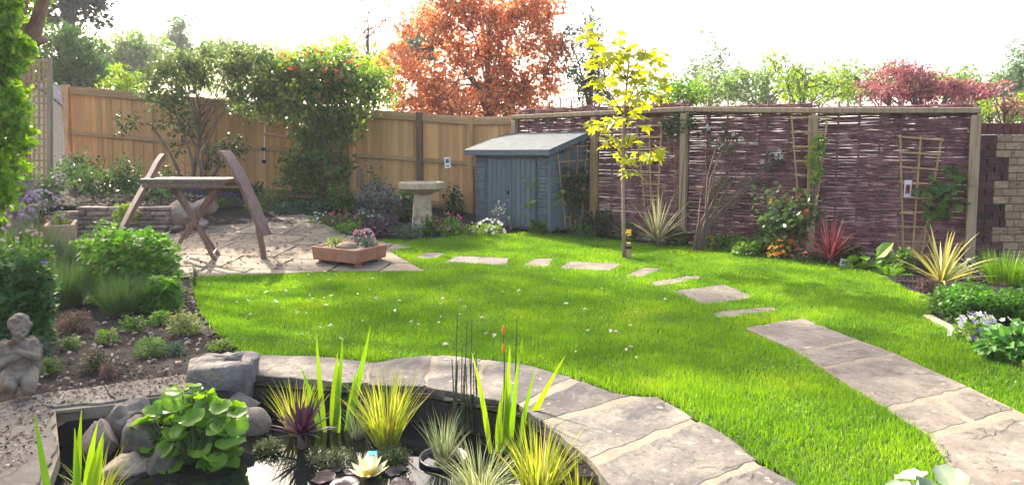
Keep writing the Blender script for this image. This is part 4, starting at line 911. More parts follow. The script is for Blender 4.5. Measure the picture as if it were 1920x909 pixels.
def bush(name, lb, cat, px, py, w, h, m_, n=900, ls=.05, T=T_LEAF, fl=None, group=None, depth=1, lumps=5, shell=.5, lump=.3, base=None, dy=0, stem=None, up=.5):
    """fl = [(colour, count, size, spread_top)]"""
    p = base if base is not None else G(px, py); p = p+Vector((0, dy, 0)); s2 = p.y/F; rx, rz = w/2*s2, h*s2; ry = rx*depth
    o_ = thing(name, lb, cat, p, group)
    cs = [(p+Vector((0, 0, rz*.12)), (rx*.8, ry*.8, rz*.8))]
    for i in range(lumps):
        a = 2*math.pi*i/lumps+random.uniform(-.4, .4); q = random.uniform(.4, .62)
        cs.append((p+Vector((math.cos(a)*rx*q, math.sin(a)*ry*q, rz*random.uniform(.25, .5))), (rx*.42, ry*.42, rz*random.uniform(.35, .5))))
    P, A, Nn = cloud(cs, n, up=up, shell=shell, lump=lump); k = P[:, 2] > p.z-.01; P, A, Nn = P[k], A[k], Nn[k]
    arr('foliage', scatter(T, P, A, Nn, ls*RNG.uniform(.6, 1.3, len(P))), m_, o_, kind='stuff')
    tips = [p+Vector((random.uniform(-.6, .6)*rx, random.uniform(-.6, .6)*ry, rz*random.uniform(.5, .8))) for _ in range(9)]
    stems(o_, p, tips, .006, stem)
    for col, cnt, fs_, zz in (fl or []):
        d = rdir(cnt*3, .6); d = d[(d[:, 1] < .5) & (d[:, 2] > zz)][:cnt]
        Q = np.array(p)+d*np.array([rx*1.02, ry*1.02, rz*1.05])+np.array([0, 0, rz*.1])
        arr('flowers_'+col if False else 'flowers', scatter(T_FLOWER, Q, rdir(len(Q)), d+np.array([0, -.5, .4]), fs_*RNG.uniform(.8, 1.2, len(Q))), petal(col), o_, kind='stuff')
    return o_
def tuft(name, lb, cat, px, py, w, h, m_, n=300, bw=.006, lean=.5, curl=.5, group=None, base=None, core=.3, seg=5, fl=None, hv=.35, lean0=.05):
    p = base if base is not None else G(px, py); s2 = p.y/F; rx, hz = w/2*s2, h*s2
    o_ = thing(name, lb, cat, p, group); az = RNG.uniform(0, 6.283, n); rr_ = RNG.uniform(0, 1, n)**.5*rx*core
    B_ = np.column_stack([p.x+np.cos(az)*rr_, p.y+np.sin(az)*rr_, np.full(n, p.z-.01)])
    vf = blades(B_, az+RNG.normal(0, .4, n), RNG.uniform(lean0, lean, n), RNG.uniform(.2, 1, n)*curl, hz*RNG.uniform(1-hv, 1.15, n), bw*RNG.uniform(.7, 1.2, n), seg)
    arr('leaves', vf, m_, o_, kind='stuff')
    MB().lathe([(rx*core*.9+.01, -.02), (rx*core*.7+.01, .02), (.004, .035)], p, 8).build('crown', M_TWIG, o_, smooth=True)
    if fl:
        col, cnt, fs_ = fl; az = RNG.uniform(0, 6.283, cnt); q = RNG.uniform(.2, .9, cnt)*rx
        Q = np.column_stack([p.x+np.cos(az)*q, p.y+np.sin(az)*q, p.z+hz*RNG.uniform(.75, 1.1, cnt)])
        stems(o_, p, [Vector(x) for x in Q], .003); d = np.array([[0, -.4, .8]])+rdir(cnt)*.4
        ball = np.concatenate([Q+RNG.normal(0, fs_*.3, Q.shape) for _ in range(5)]); arr('flowers', scatter(T_FLOWER, ball, rdir(len(ball)), rdir(len(ball), .6), fs_*RNG.uniform(.7, 1.1, len(ball))), petal(col), o_, kind='stuff')
    return o_
def spiky(name, lb, cat, base, n, Lm, wd, m_, lean=(.05, 1.2), curl=(.1, .6), seg=7, trunk=0, group=None):
    """every strap leaf its own part"""
    o_ = thing(name, lb, cat, base, group); b0 = Vector(base)+Vector((0, 0, trunk))
    for i in range(n):
        az = 2.399*i+random.uniform(-.2, .2); le = lean[0]+(lean[1]-lean[0])*((i+.5)/n)
        vf = blades([tuple(b0+Vector((math.cos(az)*.012, math.sin(az)*.012, 0)))], az, le, random.uniform(*curl)*(.5+le*.5), Lm*random.uniform(.75, 1.1), wd*random.uniform(.8, 1.15), seg)
        arr('leaf', vf, m_, o_)
    MB().lathe([(.03, -.03), (.028, trunk*.5), (.022, trunk+.03)], base, 8).build('stem', M_TWIG, o_, smooth=True)
    return o_
def flags(name, lb, cat, base, spec, m_, group=None, wd=.03):
    """upright sword leaves; spec = (dx m, lean x, length, curl) in the picture plane"""
    o_ = thing(name, lb, cat, base, group)
    for dx, ln_, Ln, cu in spec:
        az = 0 if ln_ >= 0 else math.pi
        V, Fc = blades([(base[0]+dx, base[1]+random.uniform(-.03, .03), base[2]-.03)], az+random.uniform(-.25, .25), abs(ln_), cu+random.uniform(-.12, .22), Ln, wd*random.uniform(.8, 1.1), 7, planar=True)
        arr('leaf', (V, Fc), m_, o_)
    return o_
M_IRIS = leaf('iris_leaf', (.12, .25, .02), (.28, .40, .035), .5, .4, gain=1.35)
M_SEDGE = leaf('golden_sedge', None, None, .45, .4, gain=1.3, stops=[(0, (.14, .20, .03)), (.3, (.28, .33, .03)), (.82, (.44, .45, .08)), (.9, (.48, .42, .16)), (1, (.24, .14, .06))])
M_VSEDGE = leaf('striped_sedge', None, None, .35, .4, stops=[(0, (.07, .13, .05)), (.85, (.28, .32, .17)), (.92, (.34, .28, .15)), (1, (.2, .12, .06))])
M_REED = mat('horsetail_stem', [(.03, .06, .025), (.06, .10, .04)], 20, .6, .1, 40, obj=.1)
WZv = lambda px, py: at(px, py, WZ)
# --- pond plants
W2 = 'plants standing in the pond'
def ir(px, py, Y=None): return at(px, py, WZ)
flags('flag_iris', 'yellow-green flag iris with the four tallest sword leaves in the pond', 'iris', ir(635, 808), [(-.075, -.10, .62, -.0), (-.045, .05, .50, .03), (-.03, .14, .60, .02), (.0, .02, .50, -.05), (.035, .26, .68, -.03), (-.11, -.2, .42, .1), (.05, .1, .38, .1)], M_IRIS, W2, .046)
flags('flag_iris', 'clump of flag iris beside the horsetail reeds on the right', 'iris', ir(940, 846), [(-.055, -.12, .60, .0), (-.02, .02, .40, .05), (.0, .12, .42, .05), (.03, .0, .62, .04), (.05, .05, .66, .02), (.07, .42, .62, -.1), (.09, .12, .52, .1), (.04, -.06, .5, .0)], M_IRIS, W2, .04)
flags('flag_iris', 'flag iris leaves at the left corner by the rocks', 'iris', at(120, 960, -.1), [(-.06, -.16, .46, .0), (.03, .12, .48, -.02), (.08, .06, .42, .05), (.10, .16, .40, .0), (.13, .18, .38, .1), (.06, .02, .40, .0)], M_IRIS, W2, .05)
tuft('sedge_grass', 'fine yellow sedge behind the left flag iris leaves', 'sedge', 190, 900, 120, 110, M_SEDGE, 70, .006, .9, .9, W2, at(180, 940, -.15))
tuft('sedge_grass', 'golden sedge clump just left of the tall flag iris', 'sedge', 0, 0, 110, 110, M_SEDGE, 110, .008, .45, .5, W2, ir(560, 812))
tuft('sedge_grass', 'large golden sedge clump right of the tall flag iris', 'sedge', 0, 0, 150, 140, M_SEDGE, 170, .0095, .55, .55, W2, ir(725, 832))
tuft('sedge_grass', 'grey-green striped sedge in the black basket', 'sedge', 0, 0, 90, 95, M_VSEDGE, 120, .006, .5, .6, W2, bs+Vector((0, 0, .03)))
tuft('sedge_grass', 'grey-green grass between the tall iris and the large golden sedge', 'sedge', 0, 0, 90, 80, M_VSEDGE, 90, .005, .5, .5, W2, ir(672, 818))
tuft('sedge_grass', 'arching pale striped sedge at the right of the water', 'sedge', 0, 0, 150, 105, leaf('pale_sedge', (.20, .24, .08), (.40, .42, .20), .35, .4), 130, .007, 1.0, .9, W2, at(900, 925, WZ))
tuft('sedge_grass', 'bright golden sedge in front of the slanting paving', 'sedge', 0, 0, 160, 140, M_SEDGE, 200, .0095, .62, .5, W2, at(1010, 930, WZ))
tuft('sedge_grass', 'small golden sedge at the pond edge below the paving', 'sedge', 0, 0, 80, 100, M_SEDGE, 60, .009, .45, .4, W2, at(1085, 955, WZ))
hr = thing('horsetail_reeds', 'cluster of dark upright horsetail reeds reaching above the paving', 'reeds', ir(872, 812), W2)
for i in range(15):
    b_ = ORG[hr.name]+Vector((random.uniform(-.075, .075), random.uniform(-.04, .04), -.02)); Lr = random.uniform(.42, .56) if i > 2 else random.uniform(.62, .74); ox = random.uniform(-.02, .03)
    mb = MB(); ns = 10
    for j in range(ns):
        a = b_+Vector((ox*j/ns, 0, Lr*j/ns)); c_ = b_+Vector((ox*(j+1)/ns, 0, Lr*(j+1)/ns)); mb.tube([a, c_-Vector((0, 0, .006))], .0042*(1-.4*j/ns), 6); mb.tube([c_-Vector((0, 0, .008)), c_], .0054*(1-.4*j/ns), 6)
    mb.build('reed', M_REED, hr, smooth=True)
hr2 = thing('thin_reed', 'single thin dark reed rising in front of the right flag iris', 'reed', ir(966, 838), W2); b_ = ORG[hr2.name]
MB().tube([b_, b_+Vector((0, 0, .4)), b_+Vector((.01, 0, .72))], [.004, .0035, .0025], 6).build('reed', M_REED, hr2)
p = ir(944, 846); yf = thing('iris_flower', 'orange-yellow iris bud above the right flag iris', 'flower', p+Vector((0, .02, 0)), W2)
MB().tube([p+Vector((0, .02, 0)), p+Vector((.005, .02, .5)), p+Vector((.0, .02, .66))], .004, 6).build('stalk', M_STEM, yf)
for dz in (.64, .54): MB().lathe([(.002, 0), (.011, .02), (.009, .04), (.001, .062)], p+Vector((.0, .02, dz)), 8).build('bud', petal('amber'), yf, smooth=True)
spiky('purple_lily', 'dark purple leafy spike standing in the pond', 'pond plant', ir(567, 838), 46, .20, .03, leaf('purple_spike_leaf', (.035, .012, .028), (.085, .03, .06), .25, .35), (.05, 1.5), (.0, .4), 4, .08, W2)
for i, (px, py, w, h, lb, m_) in enumerate([(505, 845, 90, 34, 'low green mat plant below the egg-shaped cobble', leaf('mat_green', (.05, .08, .025), (.11, .15, .045))), (625, 868, 130, 42, 'low olive mat plant in front of the tall iris', leaf('mat_olive', (.06, .075, .03), (.13, .14, .06))), (735, 866, 110, 40, 'low green mat plant in front of the large golden sedge', leaf('mat_green', (.05, .08, .025), (.11, .15, .045))), (1005, 905, 60, 30, 'yellow-flowered mat plant under the bright golden sedge', GL5())]):
    bush('mat_plant', lb, 'pond plant', 0, 0, w*.85, h*.8, m_, 1500, .014, T_LEAF, None, W2, .6, 6, .4, .4, at(px, py, WZ), up=.8)
# round-leaved marsh marigold: each leaf a part
mp = at(372, 868, WZ); mm = thing('marsh_marigold', 'big bright marsh marigold with round glossy leaves at the pond', 'pond plant', mp, W2)
M_MARI = leaf('marigold_leaf', (.12, .25, .03), (.24, .40, .04), .5, .32, gain=1.4, spec=.5); meR = [fast_mesh('leaf', *rnd_leaf(18, q, .10+.05*q), M_MARI, True) for q in range(3)]
ri = random.Random(6); mbs = MB()
for i in range(230):
    px = ri.uniform(272, 452); py = ri.uniform(722, 890)
    if ((px-362)/90)**2+((py-806)/84)**2 > 1 or (py > 850 and px < 310): continue
    Yl = 3.62-.22*(py-722)/165+ri.uniform(-.1, .1); q = atY(px, py, Yl); az = math.atan2(py-880, 0)
    sz = ri.uniform(.075, .12); dirv = Vector((q.x-mp.x, q.y-mp.y+ri.uniform(-.1, .05), 0)); az = math.atan2(dirv.y, dirv.x)+ri.uniform(-.5, .5)
    if ri.random() < .45: az = -math.pi/2+ri.uniform(-.8, .8)
    tl = ri.uniform(.0, .9)
    inst('leaf', meR[i % 3], mm, Matrix.Translation(q) @ Matrix.Rotation(az, 4, 'Z') @ Matrix.Rotation(tl, 4, 'Y') @ Matrix.Rotation(ri.uniform(-.4, .4), 4, 'X') @ Matrix.Translation(Vector((-.18*sz, 0, 0))) @ Matrix.Diagonal((sz, sz, sz, 1)))
    mbs.tube([mp+Vector(((q.x-mp.x)*.25, (q.y-mp.y)*.25, -.02)), (mp+q)/2+Vector(((q.x-mp.x)*.2, 0, .03)), q], [.005, .004, .003], 5)
mbs.build('stalks', M_STEM, mm, smooth=True)
# --- left bed
LB = 'plants in the left border'
bush('geranium', 'large bright green mounded geranium beside the patio', 'plant', 252, 558, 205, 150, leaf('geranium_leaf', (.07, .18, .02), (.16, .31, .035), .45), 3800, .062, T_PALM, [('palepink', 14, .02, .2)], LB, .8, 7, .55, .25)
bush('geranium', 'smaller lime-tinted geranium in front of the large mound', 'plant', 305, 580, 85, 72, leaf('geranium_lime', (.08, .19, .02), (.16, .30, .035), .42), 700, .06, T_PALM, None, LB, .7, 5)
lav = leaf('lavender_leaf', (.06, .12, .035), (.14, .23, .06), .35)
tuft('lavender', 'grey-green lavender tuft in front of the geranium', 'lavender', 228, 585, 110, 78, lav, 1100, .0045, .75, .25, LB, None, .45, 4)
tuft('lavender', 'taller lavender tuft left of the geranium', 'lavender', 122, 570, 110, 90, lav, 1200, .0045, .65, .25, LB, None, .5, 4)
tuft('lavender', 'dark lavender tuft behind the left columbine', 'lavender', 118, 500, 110, 60, leaf('lavender_dark', (.04, .075, .035), (.08, .13, .05), .3), 900, .004, .6, .2, LB, None, .5, 4)
bush('columbine', 'tall blue-green columbine at the left edge with one purple flower', 'plant', 30, 640, 150, 190, leaf('columbine_leaf', (.04, .11, .03), (.11, .21, .05), .4), 2600, .075, T_PALM, [('purple', 2, .05, .5)], LB, .7, 6, .5, .3)
bush('heather', 'rust-brown heather cushion on the dark soil', 'heather', 137, 618, 72, 44, GL8(), 2000, .016, T_LEAF, None, LB, .8, 5)
bush('heather', 'half green half rust cushion near the pond paving', 'heather', 178, 692, 62, 42, leaf('leaf_green_rust', (.10, .055, .035), (.09, .12, .035), .25), 1500, .016, T_LEAF, None, LB, .8, 5)
bush('heather', 'small dark rust cushion behind the left paving', 'heather', 205, 705, 40, 30, GL8(), 700, .014, T_LEAF, None, LB, .8, 4)
bush('thyme', 'small green thyme cushion beside the cherub', 'thyme', 92, 697, 55, 38, GL1(), 1100, .014, T_LEAF, [('magenta', 5, .014, .4)], LB, .8, 4)
bush('moss_cushion', 'rounded bright green cushion plant in the bare soil', 'plant', 284, 663, 72, 38, leaf('cushion_green', (.05, .12, .02), (.10, .19, .03)), 2400, .014, T_LEAF, None, LB, .9, 6, .7, .15)
bush('saxifrage', 'pale yellow-green saxifrage with a magenta flower near the lawn', 'plant', 347, 622, 74, 42, leaf('saxifrage_leaf', (.20, .25, .06), (.32, .36, .12), .35), 900, .024, T_OVAL, [('magenta', 3, .02, .4)], LB, .8, 5)
bush('small_sedum', 'small green creeping plant by the granite block', 'plant', 415, 652, 60, 20, GL5(), 500, .018, T_LEAF, None, LB, .8, 4)
bush('seedling', 'tiny leafy seedling at the lawn corner near the geranium', 'plant', 366, 540, 24, 60, GL2(), 60, .04, T_LEAF, None, LB, .6, 3)
for (px, py, w, h, m_, n, ls, fl, lb) in [(250, 618, 60, 30, GL1(), 420, .03, None, 'low green clump in the soil below the lavender'), (330, 660, 46, 20, GL4(), 320, .022, None, 'small grey-green clump near the granite block'), (200, 640, 44, 24, GL2(), 320, .026, [('magenta', 4, .016, .3)], 'small fresh clump between the cushion plants'), (75, 668, 50, 34, GL4(), 420, .03, None, 'grey-green clump behind the cherub'), (300, 605, 44, 26, GL2(), 320, .03, None, 'bright clump at the foot of the smaller geranium'), (130, 650, 46, 22, GL1(), 320, .024, None, 'low clump in front of the rust-brown heather')]:
    bush('edging_plant', lb, 'plant', px, py, w, h, m_, n, ls, T_LEAF, fl, LB, .8, 5)
tuft('thrift', 'pink thrift in flower at the left edge', 'thrift', 35, 505, 150, 100, GL1(), 800, .006, .7, .3, LB, None, .6, 4, ('palepink', 16, .035))
bush('aubrieta', 'lilac aubrieta spilling over the buff planter', 'plant', 0, 0, 75, 52, leaf('leaf_grey_green', (.05, .075, .05), (.10, .13, .08)), 600, .025, T_LEAF, [('lilac', 170, .028, .0)], LB, .8, 5, .5, .3, atY(78, 415, 8.3))
bush('primrose', 'lime green rosette growing in the buff stone planter', 'plant', 0, 0, 30, 30, GL5(), 120, .05, T_OVAL, None, LB, .8, 3, .5, .3, pc+Vector((0, 0, .25)))
flags('iris_leaves', 'yellow-green iris leaves at the far left edge', 'iris', G(8, 470), [(-.05, -.1, .55, .1), (0, .1, .6, .1), (.05, .3, .5, .2), (.1, .2, .45, .2), (-.1, .1, .5, 0)], M_IRIS, LB, .03)
bush('perennial', 'fresh green perennial clump with pale pink flowers beside the buff planter', 'plant', 62, 520, 90, 80, GL2(), 800, .05, T_OVAL, [('palepink', 18, .04, .1)], LB, .7, 5)
bush('perennial', 'mid green perennial with lilac flowers at the left border edge', 'plant', 20, 545, 80, 90, GL1(), 800, .055, T_OVAL, [('lilac', 14, .035, .1)], LB, .7, 5)
bush('perennial', 'bright leafy clump between the lavender and the buff planter', 'plant', 158, 486, 70, 44, GL2(), 500, .05, T_OVAL, None, LB, .7, 5)
bush('perennial', 'low green clump with white flowers at the foot of the columbine', 'plant', 70, 632, 70, 40, GL1(), 600, .04, T_OVAL, [('white', 8, .025, .2)], LB, .7, 5)
bush('shade_plants', 'dark leafy mass under the hedge at the left', 'plant', 20, 430, 110, 70, GL3(), 700, .06, T_OVAL, [('palepink', 10, .045, .1)], LB, .6, 5)
bush('lime_plant', 'lime green plant in front of the dry stone wall', 'plant', 0, 0, 60, 34, GL5(), 260, .055, T_PALM, None, LB, .6, 4, .5, .3, atY(236, 412, 9.95))
# --- rose bed behind the dry stone wall
RB = 'roses in the raised bed'
def rose(lb, px, py, w, h, fl, m_=None, n=650, Y=None, ls=.065, name='rose_bush', grp=RB, nst=9):
    p = atY(px, py, Y) if Y else G(px, py); s2 = p.y/F; o_ = thing(name, lb, 'rose' if 'rose' in name else 'plant', p, grp); tips = []; P = []; A = []
    for i in range(nst):
        t_ = p+Vector((random.uniform(-.5, .5)*w*s2, random.uniform(-.25, .25)*w*s2, h*s2*random.uniform(.6, 1))); tips.append(t_)
        for k in range(n//nst):
            u_ = random.uniform(.25, 1.02)**.8; q = p+(t_-p)*u_; sp_ = .05+.07*u_; P.append(tuple(q+Vector((random.gauss(0, sp_), random.gauss(0, sp_), random.gauss(0, sp_*.6)))))
    P = np.array(P); A = rdir(len(P), -.1); arr('foliage', scatter(T_OVAL, P, A, rdir(len(P), 1.2), ls*RNG.uniform(.6, 1.2, len(P))), m_ or GL9(), o_, kind='stuff'); stems(o_, p, tips, .007, M_TWIG, .15)
    for col, cnt, fs_ in fl:
        Q = np.array([tuple(random.choice(tips)+Vector((random.gauss(0, .08), random.gauss(-.05, .05), random.gauss(0, .05)))) for _ in range(cnt)])
        Q3 = np.concatenate([Q]*3); arr('flowers', scatter(T_FLOWER, Q3, rdir(len(Q3)), np.tile([0, -.7, .7], (len(Q3), 1))+rdir(len(Q3))*.5, fs_*RNG.uniform(.6, 1.1, len(Q3))), petal(col), o_, kind='stuff')
rose('glossy rose bush in the middle of the raised bed with a coral bud', 180, 375, 130, 75, [('coral', 1, .06)], n=900)
rose('glossy rose bush near the fence end with yellow flowers', 140, 360, 90, 70, [('yellow', 3, .05), ('palepink', 3, .07)], n=600)
rose('low rose bush by the table arm with an orange flower', 262, 372, 110, 50, [('amber', 2, .06)], n=600)
rose('pink rose at the left of the raised bed', 95, 385, 80, 60, [('palepink', 6, .09)], n=420)
rose('tall thin rose shoot with yellow leaf behind the table', 318, 372, 40, 78, [('yellow', 2, .05)], n=130, nst=4)
rose('small leafy rose beneath the table top', 300, 378, 60, 42, [], n=260, nst=5)
# --- border along the wooden fence
FB = 'plants in the border before the wooden fence'
p = atY(355, 372, 12.3); bush('aubrieta', 'violet aubrieta patch seen through the table legs', 'plant', 0, 0, 50, 24, GL1(), 300, .025, T_LEAF, [('purple', 110, .035, .0)], FB, .7, 4, .5, .3, p)
p = atY(430, 384, 12.3); bush('aubrieta', 'violet aubrieta patch right of the table legs', 'plant', 0, 0, 56, 20, GL1(), 300, .025, T_LEAF, [('purple', 90, .035, .0)], FB, .7, 4, .5, .3, p)
for (nm, lb, px, py, w, h, m_, n, ls, fl) in [
 ('shrub', 'dark leafy shrub at the fence right of the table', 478, 380, 44, 46, GL3(), 420, .06, None),
 ('spirea', 'yellow-green spirea at the patio edge', 506, 396, 62, 44, leaf('spirea_leaf', (.08, .13, .03), (.15, .21, .04)), 700, .045, None),
 ('hebe', 'grey-green low shrub at the back corner of the patio', 540, 402, 58, 26, GL4(), 700, .04, None),
 ('hebe', 'soft green low mound under the dark shrub', 588, 400, 66, 26, GL4(), 700, .04, None),
 ('shrub', 'mid green shrub right of the dark photinia base', 640, 395, 64, 54, GL1(), 700, .06, None),
 ('silver_shrub', 'silvery leaved shrub left of the bird bath', 708, 412, 104, 86, leaf('leaf_silver_dark', (.045, .06, .055), (.15, .18, .16), .25, .3), 1500, .055, None),
 ('leafy_shrub', 'dark green leafy plant just behind the bird bath', 764, 408, 66, 66, GL9(), 700, .075, [('yellow', 3, .04, .6)]),
 ('dwarf_flowers', 'white and red dwarf flowers at the patio edge', 600, 418, 66, 18, GL1(), 300, .035, [('white', 22, .035, .1)]),
 ('dwarf_flowers', 'bright red dwarf flowers in the middle of the border', 642, 422, 74, 24, GL1(), 400, .035, [('red', 34, .045, .1), ('pink', 8, .035, .2)]),
 ('dwarf_flowers', 'white dwarf flowers behind the dark purple plant', 688, 418, 50, 24, GL1(), 250, .035, [('white', 20, .035, .1)]),
 ('low_green', 'bright green low plant in front of the red flowers', 655, 436, 72, 22, GL2(), 500, .035, None),
 ('heuchera', 'dark purple heuchera behind the terracotta trough', 712, 442, 84, 40, GL7(), 900, .05, [('lilac', 10, .02, .3)]),
 ('catmint', 'grey-green feathery plant at the bird bath foot', 762, 446, 84, 30, GL4(), 1000, .03, None),
 ('primula', 'pink and coral primula in front of the bird bath', 806, 438, 40, 36, GL1(), 300, .05, [('coral', 8, .05, .3)]),
 ('primula', 'magenta primula right of the bird bath', 846, 440, 54, 36, GL2(), 420, .05, [('magenta', 12, .05, .3), ('pink', 10, .045, .2)]),
 ('low_green', 'pale green low plants beside the magenta primula', 880, 442, 46, 24, GL2(), 380, .04, [('palepink', 6, .03, .3)]),
 ('white_candytuft', 'white flowering plant in front of the shed', 918, 442, 58, 28, GL5(), 400, .045, [('white', 44, .05, .1)]),
 ('shade_shrub', 'dark leafy shrub beside the fence label', 850, 400, 44, 60, GL3(), 420, .06, None)]:
    bush(nm, lb, 'flowers' if fl else 'shrub', px, py, w, h, m_, n, ls, T_OVAL, fl, FB, .8, 5)
for i, (px, py, h) in enumerate([(676, 395, 75), (694, 398, 92)]):
    p = G(px, py); s2 = p.y/F; o_ = thing('foxglove_spire', ['shorter pale flower spire behind the silvery shrub', 'taller pale flower spire behind the silvery shrub'][i], 'flower', p, FB)
    MB().tube([p, p+Vector((0, 0, h*s2*.6)), p+Vector((.02, 0, h*s2*1.1))], [.009, .007, .004], 6).build('stalk', M_STEM, o_)
    q = RNG.uniform(.4, 1.08, 90); a = RNG.uniform(0, 6.28, 90); Q = np.column_stack([p.x+np.cos(a)*.035*(1.3-q), p.y+np.sin(a)*.035*(1.3-q), p.z+h*s2*q]); arr('flowers', scatter(T_LEAF, Q, np.column_stack([np.cos(a), np.sin(a), -.3*np.ones(90)]), rdir(90, 1), .05), GL6(), o_, kind='stuff')
rose('coral-flowered stems behind the silvery shrub', 712, 400, 46, 100, [('coral', 6, .06)], GL1(), 120, name='coral_perennial', grp=FB, nst=6)
p = G(938, 432); rose('slender white-flowered stem before the shed door', 936, 432, 14, 62, [('white', 10, .03)], GL6(), 40, name='white_perennial', grp=FB, nst=3)
# --- border before the shed and the hurdles
HB = 'plants in the border before the hurdles'
rose('spreading green shrub with bright top leaves before the shed doors', 1012, 436, 90, 100, [('yellow', 2, .05)], GL2(), 420, name='leafy_perennial', grp=HB, nst=9, ls=.1)
bush('hellebore', 'broad-leaved low plant at the shed corner', 'plant', 1018, 440, 56, 30, GL1(), 160, .11, T_PALM, None, HB, .6, 4)
o = thing('shed_climber', 'dark evergreen climber covering the shed trellis', 'climber', atY(1075, 428, sY(1075)-.12), HB)
cs = [(atY(px, py, sY(px)-.10), (.12, .09, .15)) for px, py in ((1062, 330), (1078, 345), (1068, 365), (1085, 370), (1060, 350), (1090, 330), (1075, 390))]
P, A, Nn = cloud(cs, 1500); arr('foliage', scatter(T_LEAF, P, A, Nn, .06), GL3(), o, kind='stuff'); stems(o, ORG[o.name], [c_ for c_, _ in cs]+[atY(1070+6*k, 300, sY(1075)-.08) for k in range(3)], .008, M_TWIG)
bush('dark_shrub', 'dark purple-green shrub at the foot of the shed side', 'shrub', 1125, 440, 70, 55, GL3(), 600, .06, T_OVAL, None, HB, .7, 5)
def fern(lb, px, py, n, Lm, m_, base=None):
    p = base if base is not None else G(px, py); o_ = thing('fern', lb, 'fern', p, 'ferns in the borders')
    for i in range(n):
        az = 2.4*i+random.uniform(-.3, .3); le = random.uniform(.3, 1.0); Lr = Lm*random.uniform(.75, 1.1); P_ = []; A_ = []; S_ = []; q = Vector(p); ax0 = Vector((math.cos(az), math.sin(az), 0)); sidev = Vector((-ax0.y, ax0.x, 0)); line = [Vector(q)]
        for k in range(16):
            th = le+.9*(k/16)**1.4; d = ax0*math.sin(th)+Vector((0, 0, math.cos(th))); q = q+d*(Lr/16); line.append(Vector(q))
            if k > 2:
                for sg in (-1, 1): P_.append(tuple(q)); A_.append(tuple(sidev*sg+d*.35)); S_.append(Lr*.30*(1-((k-6)/11)**2 if k > 6 else .55+.45*k/6))
        fr_ = arr('frond', scatter((T_LEAF[0]*np.array([1, .55, 1]), T_LEAF[1]), np.array(P_), np.array(A_), np.tile([0, 0, 1.0], (len(P_), 1))+rdir(len(P_))*.15, np.array(S_)), m_, o_)
fern('bright fern in shade left of the striped cordyline', 1148, 432, 9, .36, GL2())
fern('green fern beside the yellow pansies', 1372, 472, 9, .36, GL2()); fern('pale green fern left of the orange flowers', 1425, 478, 12, .42, leaf('fern_pale', (.10, .17, .03), (.18, .26, .06)))
fern('small bright fern at the lawn edge near the brick wall', 1668, 525, 9, .26, GL2()); fern('rusty fern under the yellow phormium', 1728, 500, 8, .36, leaf('fern_rust', (.18, .14, .05), (.26, .22, .08)))
spiky('striped_cordyline', 'striped cream and green cordyline before the woven hurdle', 'cordyline', G(1232, 464), 52, .74, .036, leaf('cordyline_stripe', (.14, .14, .07), (.38, .36, .22), .3, .4), (.05, 1.45), (.1, .5), 6, .1)
spiky('red_cordyline', 'dark red cordyline with strap leaves at the lawn edge', 'cordyline', G(1556, 498), 50, .56, .032, leaf('cordyline_red', (.10, .02, .03), (.26, .07, .08), .35, .35, gain=1.3), (.03, 1.5), (.0, .35), 6, .08)
spiky('yellow_phormium', 'yellow striped phormium with arching leaves by the wall', 'phormium', G(1765, 540), 46, .60, .036, leaf('phormium_leaf', (.16, .19, .04), (.50, .43, .13), .4, .4), (.03, 1.35), (.1, .8), 7, .06)
bush('sedum_red', 'dark red-brown mat at the foot of the phormium', 'plant', 1745, 548, 70, 34, leaf('mat_red', (.05, .018, .015), (.11, .04, .03), .2), 1200, .02, T_LEAF, None, HB, .8, 5)
bush('white_daisy', 'pale daisy-like plant right of the phormium', 'plant', 1800, 522, 70, 34, leaf('leaf_grey_pale', (.12, .16, .08), (.22, .26, .14)), 380, .045, T_LEAF, [('white', 12, .035, .2)], HB, .8, 4)
bush('pansy', 'bright yellow pansies beside the bare climbing stems', 'pansies', 1330, 468, 40, 22, GL1(), 220, .035, T_OVAL, [('yellow', 24, .055, .1)], HB, .7, 4)
bush('wallflower', 'orange wallflowers in front of the rose', 'wallflower', 1470, 486, 60, 34, GL1(), 420, .05, T_OVAL, [('orange', 26, .06, .1), ('amber', 12, .05, .1)], HB, .7, 5)
rose('orange rose with dark leaves before the trellis post', 1478, 484, 120, 130, [('coral', 4, .08), ('orange', 3, .07)], leaf('rose_dark', (.04, .08, .025), (.10, .15, .045), .35, .35), 620, name='orange_rose', grp=HB, nst=11, ls=.085)
bush('hosta', 'bright green hosta between the red cordyline and the phormium', 'hosta', 1632, 506, 88, 36, GL2(), 40, .2, T_OVAL, None, HB, .7, 3, .4)
bush('shade_shrub', 'dark leafy plant behind the yellow pansies', 'shrub', 1400, 458, 70, 50, GL3(), 420, .07, T_OVAL, None, HB, .6, 4)
tuft('dead_stems', 'dry brown stems left of the phormium', 'dry plant', 1700, 500, 60, 90, leaf('dry_straw', (.2, .13, .09), (.3, .2, .13), .2), 60, .007, .5, .3, HB, None, .5)
bush('low_pinks', 'small dark plant with a pink flower under the red cordyline', 'plant', 1510, 494, 60, 24, GL3(), 260, .04, T_LEAF, [('red', 3, .05, .3)], HB, .7, 4)
